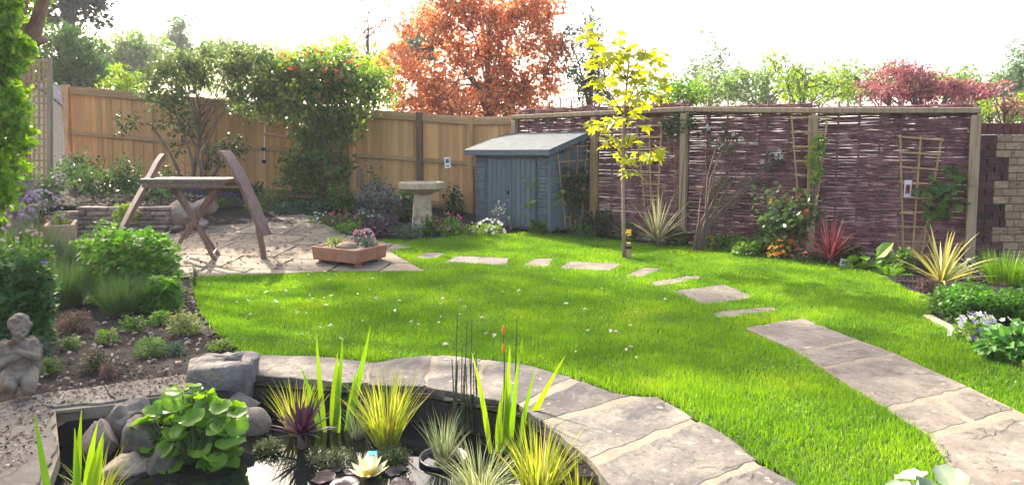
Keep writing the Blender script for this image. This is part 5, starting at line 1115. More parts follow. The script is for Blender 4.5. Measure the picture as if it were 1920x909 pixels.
for (px, py, w, h, m_, n, ls, fl, lb) in [(1180, 452, 60, 44, GL3(), 420, .06, None, 'dark leafy plant behind the young tree trunk'), (1268, 462, 50, 40, GL3(), 360, .06, None, 'dark leafy plant right of the striped cordyline'), (1352, 470, 50, 32, GL1(), 320, .055, None, 'mid green clump between the bare climber and the ferns'), (1400, 482, 56, 30, GL2(), 360, .05, None, 'fresh green clump at the lawn edge before the ferns'), (1596, 494, 60, 40, GL3(), 380, .06, None, 'dark clump between the red cordyline and the hosta'), (1690, 510, 60, 46, GL1(), 420, .055, [('palepink', 6, .035, .2)], 'green clump with pale pink flowers left of the phormium'), (1440, 470, 60, 60, GL1(), 460, .06, [('amber', 5, .05, .3)], 'leafy clump left of the orange rose'), (1090, 446, 60, 30, GL1(), 320, .05, [('white', 6, .03, .2)], 'low clump at the shed corner by the lawn')]:  # the dark-leaved clumps are added to stand for shade below the hurdles
    bush('border_plant', lb, 'plant', px, py, w, h, m_, n, ls, T_OVAL, fl, HB, .7, 5)
for (px, py, w, h, m_, lb) in [(405, 388, 50, 20, GL1(), 'low green cover behind the boulders'), (442, 392, 54, 22, GL4(), 'grey-green ground cover at the back of the patio'), (478, 396, 50, 22, GL2(), 'bright green ground cover beside the spirea'), (420, 380, 60, 18, GL3(), 'dark ground cover under the fence behind the table')]:
    bush('ground_cover', lb, 'plant', px, py, w, h, m_, 420, .045, T_OVAL, None, FB, .8, 5)
# climbers on the hurdles
def climber(lb, pts_, n, ls, m_, root, group='climbers on the hurdles', off=.12, fl=None, r=.13, T=T_OVAL, stemm=None, sr=.009):
    b_ = G(*root); o_ = thing('climber', lb, 'climber', b_, group); cs = [(atY(px, py, wY(px)-off), (r, .06, r)) for px, py in pts_]
    P, A, Nn = cloud(cs, n, shell=.1); Nn[:, 1] -= .6; arr('foliage', scatter(T, P, A, Nn, ls*RNG.uniform(.6, 1.2, len(P))), m_, o_, kind='stuff'); stems(o_, b_, [c_ for c_, _ in cs], sr, stemm or M_TWIG, .1)
    if fl: Q = P[RNG.integers(0, len(P), fl[1])]+np.array([0, -.05, 0]); arr('flowers', scatter(T_FLOWER, Q, rdir(len(Q)), np.tile([0, -1, .2], (len(Q), 1))+rdir(len(Q))*.3, fl[2]), petal(fl[0]), o_, kind='stuff')
climber('leafy yellow-green climber on the middle fan trellis', [(1528, 270), (1535, 285), (1524, 300), (1532, 318), (1528, 335), (1540, 262)], 190, .065, GL5(), (1515, 470), off=.24, r=.07)
climber('large-leaved green climber beside the last trellis', [(1785, 325), (1795, 345), (1780, 360), (1770, 380), (1745, 385), (1755, 400), (1790, 375), (1740, 350)], 110, .12, GL1(), (1760, 480), r=.13)
climber('dark ivy at the top of the hurdle beside the post', [(1262, 230), (1275, 245), (1250, 240), (1290, 225)], 120, .08, GL3(), (1270, 460), r=.12)
climber('clematis with white flowers climbing the hurdle', [(1365, 250), (1385, 262), (1440, 300), (1320, 245), (1345, 268), (1460, 290)], 110, .065, GL3(), (1330, 470), fl=('white', 10, .075), r=.12)
o = thing('bare_climber', 'bare twisted woody stems of an old climber leaning right', 'climber', G(1305, 472), 'climbers on the hurdles'); b_ = ORG[o.name]; ri = random.Random(12)
for i, (px, py) in enumerate([(1362, 262), (1345, 300), (1430, 318), (1415, 330), (1428, 335), (1390, 345), (1400, 300), (1335, 345), (1375, 370), (1318, 330), (1365, 330), (1440, 305), (1408, 352), (1350, 250)]):
    t_ = atY(px, py, wY(px)-.2+ri.uniform(-.06, .06)); m1 = atY(1312+(px-1312)*.18+ri.uniform(-6, 6), 420+ri.uniform(-12, 12), b_.y+.05); m2 = atY(1312+(px-1312)*.55+ri.uniform(-10, 6), (420+py)/2+ri.uniform(-5, 20), b_.y+.08)
    MB().tube([b_+Vector((ri.uniform(-.06, .06), ri.uniform(-.03, .03), -.02)), m1, m2, t_], [.016, .013, .009, .004], 6).build('stem', M_TWIG, o, smooth=True)
cs = [(atY(px, py, wY(px)-.26), (.09, .06, .08)) for px, py in ((1340, 350), (1325, 370), (1360, 340), (1348, 375), (1420, 340), (1365, 280), (1345, 270), (1395, 345))]
P, A, Nn = cloud(cs, 260); arr('foliage', scatter(T_OVAL, P, A, Nn, .05), leaf('climber_pale', (.09, .12, .05), (.18, .2, .10)), o, kind='stuff')
# --- parsley bed on the right
PB = 'plants in the right-hand bed'
pars = leaf('parsley_leaf', (.05, .15, .015), (.11, .26, .025), .45)
bush('parsley', 'curly bright green parsley mound at the timber edging', 'parsley', 1815, 592, 150, 62, pars, 4800, .03, T_PALM, None, PB, .8, 9, .35, .7)
bush('parsley', 'second parsley mound behind the violas at the right edge', 'parsley', 1915, 600, 110, 70, pars, 2600, .03, T_PALM, None, PB, .8, 7, .35, .7)
bush('viola', 'white and purple violas in front of the parsley', 'violas', 1830, 640, 92, 48, GL2(), 380, .04, T_OVAL, [('white', 46, .046, .05), ('purple', 16, .035, .05), ('yellow', 5, .03, .1)], PB, .7, 5)
bush('strawberry', 'broad-leaved strawberry plant at the right edge', 'strawberry', 1900, 678, 110, 74, leaf('strawberry_leaf', (.05, .15, .03), (.11, .25, .045), .42), 520, .085, T_OVAL, [('white', 4, .04, .4)], PB, .8, 6)
tuft('ornamental_grass', 'soft bright grass tuft against the tan part of the brick wall', 'grass', 1885, 530, 110, 66, GL2(), 420, .009, .7, .6, PB, None, .5)
for i, (px, py, w, h, m_, lb) in enumerate([(2010, 720, 150, 80, GL2(), 'leafy vegetable clump just outside the right edge'), (2040, 640, 140, 80, pars, 'parsley mound just outside the right edge'), (2150, 600, 160, 90, GL1(), 'green shrub further along the right-hand bed'), (2080, 560, 140, 90, GL2(), 'tall green clump before the far tan bricks'), (2250, 700, 180, 90, GL1(), 'low shrub at the far right of the bed')]):
    bush('bed_plant', lb, 'plant', px, py, w, h, m_, 700, .06, T_OVAL, None, PB, .8, 5)
# pale hosta leaves at the bottom edge, close to the viewer
hb = at(1745, 975, 0); ho = thing('variegated_hosta', 'pale edged hosta leaves at the bottom edge of the picture', 'hosta', hb)
M_HOS = leaf('hosta_pale', (.16, .22, .13), (.28, .34, .22), .3, .4); hm = fast_mesh('leaf', *rnd_leaf(18, 2, .16), M_HOS, True)
for (px, py, Y, sz, az, tl) in ((1712, 898, 2.62, .13, 2.4, .3), (1782, 902, 2.6, .15, 1.4, -.35), (1740, 925, 2.5, .15, -1, .3), (1690, 920, 2.55, .12, 3, .2)):
    q = atY(px, py, Y); inst('leaf', hm, ho, Matrix.Translation(q) @ Matrix.Rotation(az, 4, 'Z') @ Matrix.Rotation(tl, 4, 'Y') @ Matrix.Diagonal((sz, sz*.75, sz, 1)) @ Matrix.Translation(Vector((-.5, 0, 0)))); 
stems(ho, hb, [atY(1712, 905, 2.6), atY(1782, 910, 2.58), atY(1740, 930, 2.5), atY(1690, 925, 2.55)], .006)
# alpines in the trough
TA = 'alpines in the terracotta trough'
for (s_, t_, w, h, m_, fl, lb) in ((.25, .42, 46, 22, GL5(), None, 'lime cushion at the left of the trough'), (.5, .8, 32, 26, GL4(), [('pink', 34, .03, .2)], 'pink flowered alpine at the back of the trough'), (.84, .55, 36, 32, GL4(), [('palepink', 40, .03, .2)], 'pale pink flowered alpine at the right of the trough'), (.7, .85, 30, 16, GL6(), None, 'silver alpine cushion in the trough')):
    bush('alpine', lb, 'alpine plant', 0, 0, w, h, m_, 520, .026, T_LEAF, fl, TA, .9, 4, .5, .3, TROUGH(s_, t_, .19))
# litter: fallen leaves and petals
def litter(name, lb, poly_px, n, m_, ls, avoid=True, zoff=.006, origin=(0, 0, 0)):
    q = [G(*p_) for p_ in poly_px]; qx = [p_.x for p_ in q]; qy = [p_.y for p_ in q]; P = np.stack([RNG.uniform(min(qx), max(qx), n*3), RNG.uniform(min(qy), max(qy), n*3)], 1); P = P[inpoly(P, [(p_.x, p_.y) for p_ in q])]
    P = P[~inpoly(P, POND)][:n]; z = np.array([zt(x, y)+zoff for x, y in P]); a = rdir(len(P)); a[:, 2] *= .25; nn_ = rdir(len(P))*.5; nn_[:, 2] += 1
    o_ = arr(name, scatter((T_OVAL[0]*np.array([1, .8, 2.2]), T_OVAL[1]), np.column_stack([P, z]), a, nn_, ls*RNG.uniform(.5, 1.3, len(P))), m_, org=origin, kind='stuff'); tag(o_, lb)
M_DRY = leaf('dry_leaf', (.16, .10, .075), (.46, .38, .31), .15, .7); M_DARKL = leaf('dark_litter', (.02, .012, .010), (.06, .036, .028), .1, .8)
bedpx = [(0, 740), (60, 745), (200, 722), (350, 702), (440, 655), (375, 600), (355, 545), (250, 570), (60, 600), (0, 640)]
litter('fallen_leaves', 'pale dry leaves lying on the dark soil of the left bed', bedpx, 330, M_DRY, .042, zoff=.008, origin=(-3, 4.5, 0)); litter('bark_litter', 'dark bark and leaf crumbs on the left bed', bedpx, 1500, M_DARKL, .02, zoff=.006, origin=(-3, 4.6, 0))
litter('paving_leaves', 'dry leaves and crumbs on the left pond paving', [(-20, 900), (-20, 760), (190, 726), (350, 704), (365, 733), (215, 755), (100, 768), (95, 860)], 260, M_DRY, .026, zoff=.027, origin=(-2.5, 3.7, 0)); litter('paving_crumbs', 'dark soil crumbs on the left pond paving', [(-20, 900), (-20, 760), (190, 726), (350, 704), (365, 733), (215, 755), (100, 768), (95, 860)], 500, M_DARKL, .015, zoff=.025, origin=(-2.5, 3.7, 0))
litter('patio_leaves', 'dry leaves scattered over the sunlit patio', [(340, 515), (640, 506), (720, 470), (640, 442), (560, 400), (440, 390), (340, 440), (130, 445), (330, 500)], 380, M_DRY, .05, zoff=.024, origin=(-3.5, 9.5, 0)); litter('patio_crumbs', 'dark bark crumbs over the patio', [(340, 515), (640, 506), (720, 470), (640, 442), (560, 400), (440, 390), (340, 440), (130, 445), (330, 500)], 320, M_DARKL, .028, zoff=.022, origin=(-3.5, 9.5, 0))
litter('lawn_petals', 'pale petals and dead leaves on the lawn', [(400, 545), (760, 490), (1100, 510), (1250, 560), (1200, 700), (1000, 670), (600, 650), (420, 610)], 80, leaf('fallen_petal', (.35, .22, .16), (.75, .66, .6), .2, .6), .04, zoff=.045, origin=(0, 6, 0))
litter('border_litter', 'leaf litter in the border before the hurdles', [(700, 452), (960, 436), (1100, 440), (1300, 458), (1500, 483), (1650, 512), (1740, 555), (1800, 520), (1500, 460), (1200, 440), (960, 425)], 1300, M_DARKL, .035, zoff=.008, origin=(2, 10, 0)); litter('rose_bed_litter', 'pale dry leaves on the raised rose bed', [(110, 385), (310, 385), (400, 380), (400, 365), (110, 365)], 420, M_DRY, .06, zoff=.01, origin=(-6, 11, .6))
# ================================================================== TREES
def bark(name, c1, c2): return mat(name, [c1, c2], 6, .85, .5, 25, stretch=(3, 3, .5), obj=.1)
M_BARK = bark('grey_brown_bark', (.08, .06, .05), (.18, .14, .115)); M_RBARK = bark('reddish_bark', (.13, .075, .055), (.25, .16, .12))
def tree(name, lb, base, cs, n, ls, m_, trunk_r=.12, group=None, bk=None, clumps=60, per_r=.28, T=T_LEAF, up=.5, twigs=True, cat='tree', lean=None, trunk_top=None, limbs=14, squash=.8):
    """cs = crown ellipsoids [(centre, radii)]; leaves gather in clumps round twig ends"""
    base = Vector(base); o_ = thing(name, lb, cat, base, group); bk = bk or M_BARK
    vol = np.array([r[0]*r[1]*r[2] for _, r in cs]); cl = []
    for i in range(clumps):
        k = RNG.choice(len(cs), p=vol/vol.sum()); c_, r = cs[k]; d = rdir(1)[0]; cl.append(Vector(np.array(c_)+d*np.array(r)*RNG.uniform(.25, 1)**.5*.92))
    top_ = trunk_top or (sum((Vector(c_) for c_, _ in cs), Vector())/len(cs))
    mid = (base+top_)/2+Vector((random.uniform(-.1, .1), 0, 0)); tp = [base+Vector((0, 0, -.1)), (base+mid)/2, mid, (mid+top_)/2, top_]
    MB().tube(tp, [trunk_r*1.15, trunk_r, trunk_r*.8, trunk_r*.55, trunk_r*.3], 9).build('trunk', bk, o_, smooth=True)
    mb = MB(); hubs = []
    for i in range(limbs):
        t_ = cl[i*len(cl)//limbs]; u_ = random.uniform(.45, .95); s_ = tp[2]+(top_-tp[2])*max(0, (u_-.5)*2) if u_ > .5 else base+(tp[2]-base)*(u_*2)
        m1 = s_+(t_-s_)*.5+Vector((0, 0, .12*(t_-s_).length)); mb.tube([s_, m1, t_], [trunk_r*.35, trunk_r*.2, trunk_r*.06], 6); hubs += [m1, s_+(t_-s_)*.75]
    for t_ in cl:
        h_ = min(hubs, key=lambda q: (q-t_).length); mb.tube([h_, (h_+t_)/2+Vector((0, 0, .06)), t_], [trunk_r*.14, trunk_r*.08, trunk_r*.03], 4)
    mb.build('branches', bk, o_, smooth=True)
    C_ = np.array([tuple(q) for q in cl]); idx = RNG.integers(0, len(C_), n); rs = per_r*RNG.uniform(.5, 1.25, len(C_))
    P = C_[idx]+rdir(n)*(RNG.uniform(0, 1, n)**.45*rs[idx])[:, None]*np.array([1, 1, squash]); A = rdir(n, -.15); Nn = rdir(n)*.7+np.array([0, 0, up])
    arr('crown', scatter(T, P, A, Nn, ls*RNG.uniform(.6, 1.25, n)), m_, o_, kind='stuff'); return o_
def ell(px, py, w, h, Y, dp=1): s2 = Y/F; return (atY(px, py, Y), (w/2*s2, w/2*s2*dp, h/2*s2))
def gb(px, Y): return Vector((X_(px, Y), Y, zt(X_(px, Y), Y)))
# young yellow tree, every leaf a part
yb = G(1170, 486); Yt = yb.y; yt = thing('young_maple', 'young tree with glowing yellow-green maple leaves on the lawn', 'tree', yb)
tl = [atY(1170, 486, Yt), atY(1169, 400, Yt), atY(1168, 300, Yt), atY(1170, 215, Yt), atY(1176, 150, Yt), atY(1180, 95, Yt)]
MB().tube(tl, [.026, .024, .022, .017, .011, .005], 9).build('trunk', mat('young_bark', [(.26, .17, .12), (.36, .26, .19)], 12, .7, .3, 40, obj=0), yt, smooth=True)
M_YM = leaf('yellow_maple_leaf', (.34, .38, .012), (.50, .48, .02), .6, .4, gain=1.5); meM = [fast_mesh('leaf', *palmate(5, .48, q, 2.3), M_YM) for q in range(4)]
br = MB(); rt = random.Random(21)
for (cx_, cy_, r_, n_) in [(1106, 66, 22, 10), (1118, 84, 20, 9), (1142, 104, 30, 14), (1112, 118, 22, 9), (1172, 82, 24, 9), (1182, 104, 26, 11), (1212, 96, 26, 12), (1228, 112, 22, 8), (1166, 128, 26, 12), (1206, 128, 26, 10), (1122, 150, 18, 7), (1148, 148, 20, 8), (1196, 152, 24, 10), (1232, 150, 26, 11), (1165, 172, 22, 9), (1202, 178, 26, 11), (1135, 182, 20, 7), (1228, 184, 20, 6), (1180, 204, 26, 10), (1128, 232, 24, 10), (1158, 228, 20, 7), (1192, 220, 20, 7), (1146, 264, 26, 10), (1176, 260, 24, 9), (1206, 290, 22, 9), (1226, 284, 20, 9), (1178, 306, 14, 6), (1186, 322, 12, 5), (1168, 288, 14, 5)]:
    hub = atY(cx_, cy_, Yt+rt.uniform(-.25, .25)); st_ = min(tl[2:], key=lambda q: (q-hub).length+(2 if q.z > hub.z else 0)); br.tube([st_, (st_+hub)/2+Vector((0, 0, .02)), hub], [.009, .006, .003], 5)
    for i in range(int(n_*1.2)):
        a = rt.uniform(0, 6.283); q = rt.uniform(.15, 1)*r_*Yt/F; p = hub+Vector((math.cos(a)*q, math.sin(a)*q*.9, rt.gauss(0, .3)*r_*Yt/F)); sz = rt.uniform(.10, .19); br.tube([hub, (hub+p)/2+Vector((0, 0, .015)), p], .0022, 4)
        inst('leaf', meM[i % 4], yt, Matrix.Translation(p) @ Matrix.Rotation(a+rt.uniform(-.6, .6), 4, 'Z') @ Matrix.Rotation(rt.uniform(.1, .9), 4, 'Y') @ Matrix.Rotation(rt.uniform(-.5, .5), 4, 'X') @ Matrix.Diagonal((sz, sz, sz, 1)))
br.build('branches', M_RBARK, yt, smooth=True)
sk_ = thing('tree_stake', 'short wooden stake with black tie beside the young tree', 'stake', G(1178, 486)); q = ORG[sk_.name]; q2 = atY(1179, 455, q.y)
MB().tube([q, Vector((q.x, q.y, q2.z))], .036, 10).build('stake_post', M_TREL, sk_, smooth=False); MB().lathe([(.04, -.02), (.044, 0), (.04, .025)], Vector((q.x, q.y, q2.z-.06)), 12).build('tie', M_BLK, sk_)
bush('pansy', 'single yellow pansy flower above the tree stake', 'pansies', 1178, 470, 10, 20, GL1(), 20, .02, T_LEAF, [('yellow', 4, .06, .4)], None, .6, 3, base=Vector((q.x+.02, q.y+.15, q2.z-.02)))
# shrubs before the wooden fence
PH = 'tall shrubs before the wooden fence'
dk = leaf('photinia_leaf', (.045, .095, .025), (.13, .20, .045), .45, .32); Y1 = 12.7
tree('evergreen_shrub', 'thin multi-stemmed evergreen shrub rising above the left of the fence', gb(355, Y1), [ell(330, 150, 120, 100, Y1), ell(400, 125, 150, 90, Y1), ell(480, 140, 130, 110, Y1), ell(510, 180, 90, 60, Y1), ell(455, 195, 80, 60, Y1), ell(300, 185, 90, 40, Y1)], 6600, .095, leaf('mixed_evergreen', (.045, .085, .03), (.15, .20, .055), .45, .32), .035, PH, M_RBARK, 110, .28, limbs=26, trunk_top=atY(375, 190, Y1))
o = thing('evergreen_shrub', 'low evergreen branch with dark leaves hanging across the left fence', 'shrub', gb(350, Y1-.1), PH)
for i, pl_ in enumerate([[(352, 355), (320, 290), (285, 235), (245, 225)], [(365, 352), (360, 300), (345, 250), (330, 215)], [(375, 352), (380, 290), (400, 240), (395, 215)], [(392, 350), (370, 300), (372, 250), (362, 205)], [(388, 352), (410, 310), (430, 290), (450, 280)]]):
    MB().tube([atY(*q_, Y1-.15) for q_ in pl_], [.035, .028, .02, .008], 7).build('stem', M_RBARK, o, smooth=True)
cs = [ell(240, 228, 44, 40, Y1-.15), ell(222, 247, 22, 22, Y1-.15), ell(330, 215, 70, 60, Y1-.1), ell(300, 235, 30, 20, Y1-.1), ell(350, 240, 60, 50, Y1-.1), ell(425, 288, 70, 55, Y1-.1), ell(440, 270, 50, 40, Y1-.1), ell(390, 300, 40, 40, Y1), ell(330, 280, 30, 24, Y1)]
P, A, Nn = cloud(cs, 900, shell=.1); arr('foliage', scatter(T_LEAF, P, A, Nn, .10*RNG.uniform(.6, 1.2, len(P))), GL3(), o, kind='stuff')
o = tree('photinia', 'dense photinia with red young shoots hanging over the fence', gb(600, Y1), [ell(530, 160, 110, 110, Y1), ell(600, 150, 130, 110, Y1), ell(670, 165, 110, 100, Y1), ell(600, 240, 110, 110, Y1), ell(640, 225, 60, 60, Y1), ell(600, 310, 110, 130, Y1), ell(560, 330, 70, 100, Y1), ell(520, 215, 60, 50, Y1), ell(690, 200, 50, 50, Y1)], 11500, .105, dk, .07, PH, M_BARK, 170, .34, limbs=26, trunk_top=atY(605, 200, Y1))
q = [ell(598, 102, 16, 44, Y1-.2), ell(618, 140, 26, 30, Y1-.5), ell(556, 132, 22, 22, Y1-.5), ell(640, 150, 20, 18, Y1-.6), ell(575, 108, 18, 26, Y1-.2), ell(530, 112, 14, 18, Y1-.4), ell(596, 190, 22, 16, Y1-.6), ell(660, 120, 16, 18, Y1-.4)]
P, A, Nn = cloud(q, 60, shell=.1); A[:, 2] += .8; arr('young_shoots', scatter(T_LEAF, P, A, Nn, .12), leaf('red_shoot', (.35, .07, .04), (.5, .15, .07), .45), o, kind='stuff')
q = [ell(560, 190, 130, 70, Y1-.5), ell(640, 130, 150, 50, Y1-.2), ell(540, 150, 90, 60, Y1-.4), ell(670, 180, 70, 70, Y1-.5)]
P, A, Nn = cloud(q, 500, shell=.1); arr('sunlit_leaves', scatter(T_LEAF, P, A, Nn, .12), leaf('photinia_sunlit', (.11, .18, .02), (.20, .28, .035), .5), o, kind='stuff')  # lime copy of the photinia leaf, sunlight painted into its colour
# left hedge and leaning trunk
hg = leaf('privet_leaf', (.09, .21, .015), (.25, .40, .03), .55, .35)
tree('ivy_hedge', 'tall bright green leafy hedge filling the left edge', gb(-60, 5.4), [ell(2, y_, 84, 130, 5.4) for y_ in (-40, 60, 160, 250, 330)]+[ell(-60, y_, 120, 200, 5.5) for y_ in (0, 150, 320)], 16000, .055, hg, .06, None, M_BARK, 330, .13, T_OVAL, cat='hedge', limbs=18, trunk_top=atY(-40, 20, 5.4))
lt = thing('leaning_trunk', 'leaning brown trunk with a cut branch above the trellis', 'tree', atY(30, 345, 13.8)); M_LB = mat('orange_bark', [(.20, .11, .07), (.32, .20, .13)], 5, .85, .5, 25, obj=0)
MB().tube([atY(24, 345, 13.8), atY(34, 220, 13.8), atY(50, 110, 13.8), atY(64, 60, 13.8), atY(80, 5, 13.8), atY(94, -60, 13.8)], [.17, .16, .15, .14, .12, .1], 10).build('trunk', M_LB, lt, smooth=True)
MB().tube([atY(58, 95, 13.8), atY(70, 80, 13.7), atY(84, 74, 13.6)], [.09, .08, .075], 9).build('cut_branch', M_LB, lt, smooth=True)
P, A, Nn = cloud([ell(60, -10, 80, 60, 13.8), ell(30, 30, 60, 80, 13.8), ell(60, 40, 40, 40, 13.8)], 500, shell=.1); arr('foliage', scatter(T_OVAL, P, A, Nn, .09), GL2(), lt, kind='stuff')
ovt = tree('overhanging_tree', 'tree whose high crown shades the left bed from above the picture', gb(40, 14.2), [((-8.8, 12.2, 6.6), (2.0, 1.9, 1.3)), ((-7.6, 11.4, 7.2), (1.6, 1.5, 1.1)), ((-9.8, 13.2, 7.0), (1.8, 1.8, 1.4)), ((-6.2, 13.6, 7.4), (1.9, .7, .5)), ((-3.6, 14.2, 8.0), (1.5, .7, .5)), ((-5.2, 13.2, 8.6), (1.3, .6, .5))], 7500, .11, GL2(), .16, None, M_LB, 150, .42, limbs=34, trunk_top=Vector((-9.0, 12.6, 6.8)))  # unseen above the frame; crown shaped for shade on bed and lawn
P, A, Nn = cloud([((-6.6, 13.8, 7.6), (1.5, .5, .3)), ((-4.6, 13.4, 7.3), (1.2, .4, .3)), ((-3.7, 12.8, 7.5), (1.4, .5, .3)), ((-5.4, 14.6, 9.3), (1.5, .5, .3)), ((-1.2, 14.0, 8.4), (1.1, .4, .3))], 2600, shell=.1); arr('shade_sprays', scatter(T_OVAL, P, A, Nn, .17), GL1(), ovt, kind='stuff')  # unseen leaf clouds added to cast shade streaks on the lawn
mb = MB()
for q in ((-6.6, 13.8, 7.6), (-4.6, 13.4, 7.3), (-3.7, 12.8, 7.5), (-5.4, 14.6, 9.3), (-1.2, 14.0, 8.4)): mb.tube([Vector((-9.0, 12.6, 6.8)), (Vector((-9.0, 12.6, 6.8))+Vector(q))/2+Vector((0, 0, .7)), Vector(q)], [.08, .05, .02], 6)
mb.build('shade_limbs', M_LB, ovt, smooth=True)  # unseen limbs that carry the added shade sprays
# copper-orange tree and its neighbours
BT = 'trees beyond the fences'
cop_ = leaf('copper_leaf', None, None, .5, .45, gain=1.35, stops=[(0, (.30, .09, .06)), (.3, (.46, .16, .08)), (.6, (.60, .25, .12)), (.85, (.70, .36, .18)), (1, (.55, .42, .14))])
Y2 = 17.0
tree('copper_tree', 'large copper-orange leaved tree rising behind the fence corner', gb(940, Y2), [ell(795, 90, 150, 140, Y2), ell(775, 175, 130, 100, Y2), ell(880, 60, 170, 140, Y2), ell(985, 90, 180, 180, Y2), ell(880, 160, 190, 110, Y2), ell(1000, 170, 130, 90, Y2), ell(930, 0, 230, 100, Y2), ell(1045, 120, 60, 110, Y2), ell(745, 130, 70, 90, Y2), ell(1000, 20, 120, 60, Y2), ell(830, 10, 110, 60, Y2), ell(880, 190, 260, 90, Y2), ell(1005, 190, 150, 90, Y2)], 21000, .10, cop_, .10, BT, M_RBARK, 400, .36, T_OVAL, limbs=26, trunk_top=atY(910, 110, Y2))
tree('bare_tree', 'sparse thin tree with few orange leaves left of the copper tree', gb(690, 18), [ell(690, 40, 110, 170, 18), ell(740, 20, 80, 80, 18)], 420, .10, cop_, .06, BT, M_BARK, 46, .3, limbs=16, trunk_top=atY(690, 0, 18))
lm = leaf('lime_shrub_leaf', (.14, .23, .025), (.26, .36, .04), .55)
hz = leaf('far_leaf_pale', (.11, .19, .05), (.22, .31, .08), .5); hz2 = leaf('far_leaf_green', (.06, .13, .03), (.14, .22, .05), .45); hz3 = leaf('far_leaf_blue', (.08, .14, .07), (.16, .23, .11), .45); dkc = leaf('conifer_needle', (.025, .045, .035), (.05, .075, .05), .25)
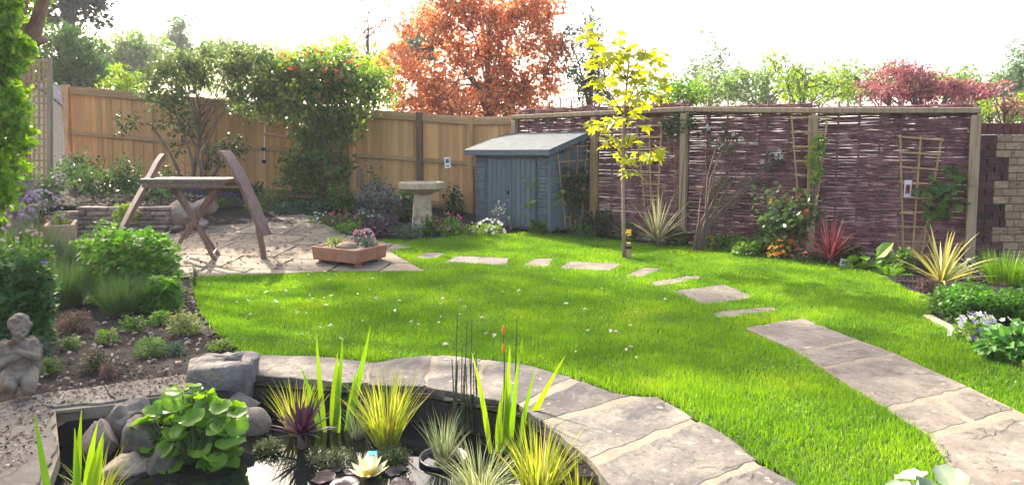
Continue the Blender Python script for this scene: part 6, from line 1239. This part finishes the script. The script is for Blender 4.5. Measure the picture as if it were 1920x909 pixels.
for (nm, lb, px, Y, cs_, n, ls, m_, tr_, cl_, pr_) in [
 ('lime_shrub', 'lime green shrub behind the fence right of the photinia', 690, 15.5, [(560, 150, 160, 90), (680, 140, 140, 110), (720, 170, 60, 60), (620, 110, 120, 60)], 2600, .12, lm, .08, 70, .36),
 ('dark_conifer', 'dark cedar with drooping sprays at the top left', 120, 26, [(110, -30, 170, 90), (150, 10, 110, 60), (175, 30, 60, 40), (100, 20, 90, 60), (210, -590, 260, 30), (110, -200, 190, 70), (110, -400, 60, 120)], 6000, .24, dkc, .3, 120, .55),  # upper crown is out of view, shaped to drop streaky shade on the lawn
 ('round_tree', 'rounded dark green tree behind the lattice trellis', 130, 21, [(130, 105, 130, 120), (100, 150, 100, 80), (165, 140, 70, 90)], 5200, .16, leaf('far_leaf_dark', (.05, .12, .03), (.11, .19, .045), .45), .18, 110, .42),
 ('yellow_bush', 'yellow-green bush just above the left of the fence', 225, 16, [(228, 155, 70, 50), (250, 165, 60, 40)], 900, .1, lm, .05, 30, .28),
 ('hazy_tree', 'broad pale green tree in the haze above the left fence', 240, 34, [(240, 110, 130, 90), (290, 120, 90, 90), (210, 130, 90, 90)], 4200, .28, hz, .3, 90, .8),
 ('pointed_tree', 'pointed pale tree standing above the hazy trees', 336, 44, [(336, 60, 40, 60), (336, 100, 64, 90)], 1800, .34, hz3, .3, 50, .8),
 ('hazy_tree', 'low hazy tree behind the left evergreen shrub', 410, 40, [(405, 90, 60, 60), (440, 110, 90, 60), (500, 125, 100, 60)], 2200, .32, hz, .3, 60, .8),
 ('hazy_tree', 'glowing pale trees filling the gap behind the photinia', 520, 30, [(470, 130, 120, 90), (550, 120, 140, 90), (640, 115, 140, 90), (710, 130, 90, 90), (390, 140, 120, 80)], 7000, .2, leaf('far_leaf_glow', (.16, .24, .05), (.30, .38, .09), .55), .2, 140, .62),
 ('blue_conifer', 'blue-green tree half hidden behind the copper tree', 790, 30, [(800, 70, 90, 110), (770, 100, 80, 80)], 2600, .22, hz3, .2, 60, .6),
 ('grey_green_tree', 'grey-green small-leaved tree right of the copper tree', 1105, 16, [(1095, 60, 80, 80), (1100, 130, 90, 100), (1120, 170, 90, 60)], 3000, .09, leaf('far_leaf_grey', (.06, .09, .06), (.13, .17, .11), .35), .09, 80, .3),
 ('birch', 'slender pale birch standing above the hurdles', 1332, 28, [(1330, 80, 50, 80), (1330, 130, 90, 100), (1345, 165, 110, 60)], 1500, .16, hz3, .1, 60, .4),
 ('hedge_bush', 'bright bush overhanging the hurdles beside the young tree', 1275, 12.6, [(1270, 175, 130, 50), (1230, 170, 60, 50), (1310, 185, 60, 30)], 1100, .09, GL2(), .05, 44, .2),
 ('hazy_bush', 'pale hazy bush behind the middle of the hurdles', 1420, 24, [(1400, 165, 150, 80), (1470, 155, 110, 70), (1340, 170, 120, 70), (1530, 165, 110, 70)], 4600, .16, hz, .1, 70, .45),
 ('apple_shoots', 'leafy green bush with one tall shoot above the hurdles', 1510, 14, [(1500, 165, 90, 70), (1560, 165, 80, 70), (1450, 110, 50, 30), (1555, 120, 30, 50), (1525, 75, 10, 60), (1470, 130, 40, 40)], 1100, .09, lm, .05, 60, .2),
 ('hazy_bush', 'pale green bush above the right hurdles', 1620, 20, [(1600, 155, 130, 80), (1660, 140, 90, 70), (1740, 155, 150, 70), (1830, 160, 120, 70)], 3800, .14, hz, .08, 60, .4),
 ('red_bush', 'plum-red leaved bush above the right end of the hurdles', 1720, 14, [(1690, 155, 120, 80), (1760, 175, 120, 60), (1640, 170, 70, 60), (1820, 175, 100, 60), (1720, 150, 100, 70)], 6200, .075, leaf('plum_leaf', (.16, .045, .06), (.36, .14, .15), .45, gain=1.3), .08, 110, .24),
 ('lime_bush', 'lime bush mixed with red leaves behind the brick wall', 1880, 12.5, [(1870, 210, 90, 60), (1920, 205, 80, 60)], 1400, .075, lm, .05, 50, .22),
 ('red_bush', 'sparse red sprays behind the brick wall', 1880, 12, [(1868, 170, 50, 50), (1900, 200, 60, 40)], 260, .08, leaf('plum_leaf', (.13, .03, .045), (.28, .08, .10)), .04, 20, .18),
 ('willow', 'soft pale green willow at the right edge', 1925, 20, [(1910, 160, 80, 110), (1940, 130, 80, 120)], 3200, .13, hz3, .14, 70, .45)]:
    tree(nm, lb, gb(px, Y), [ell(*e_, Y) for e_ in cs_], n, ls, m_, tr_, BT, M_BARK, cl_, pr_, cat='tree' if 'tree' in nm or nm in ('birch', 'willow', 'dark_conifer', 'blue_conifer') else 'bush')
# ================================================================== AIR
hm_ = bpy.data.materials.new('haze'); hm_.use_nodes = True; ht = hm_.node_tree; ht.nodes.clear()
pv = ht.nodes.new('ShaderNodeVolumePrincipled'); pv.inputs['Color'].default_value = (.92, .95, 1, 1); pv.inputs['Density'].default_value = .0013; pv.inputs['Anisotropy'].default_value = .3
ho_ = ht.nodes.new('ShaderNodeOutputMaterial'); ht.links.new(pv.outputs[0], ho_.inputs['Volume'])
o = MB().box((0, 100, 13.2), (680, 440, 29)).build('haze', hm_); tag(o, 'thin bright haze in the garden air', kind='stuff')
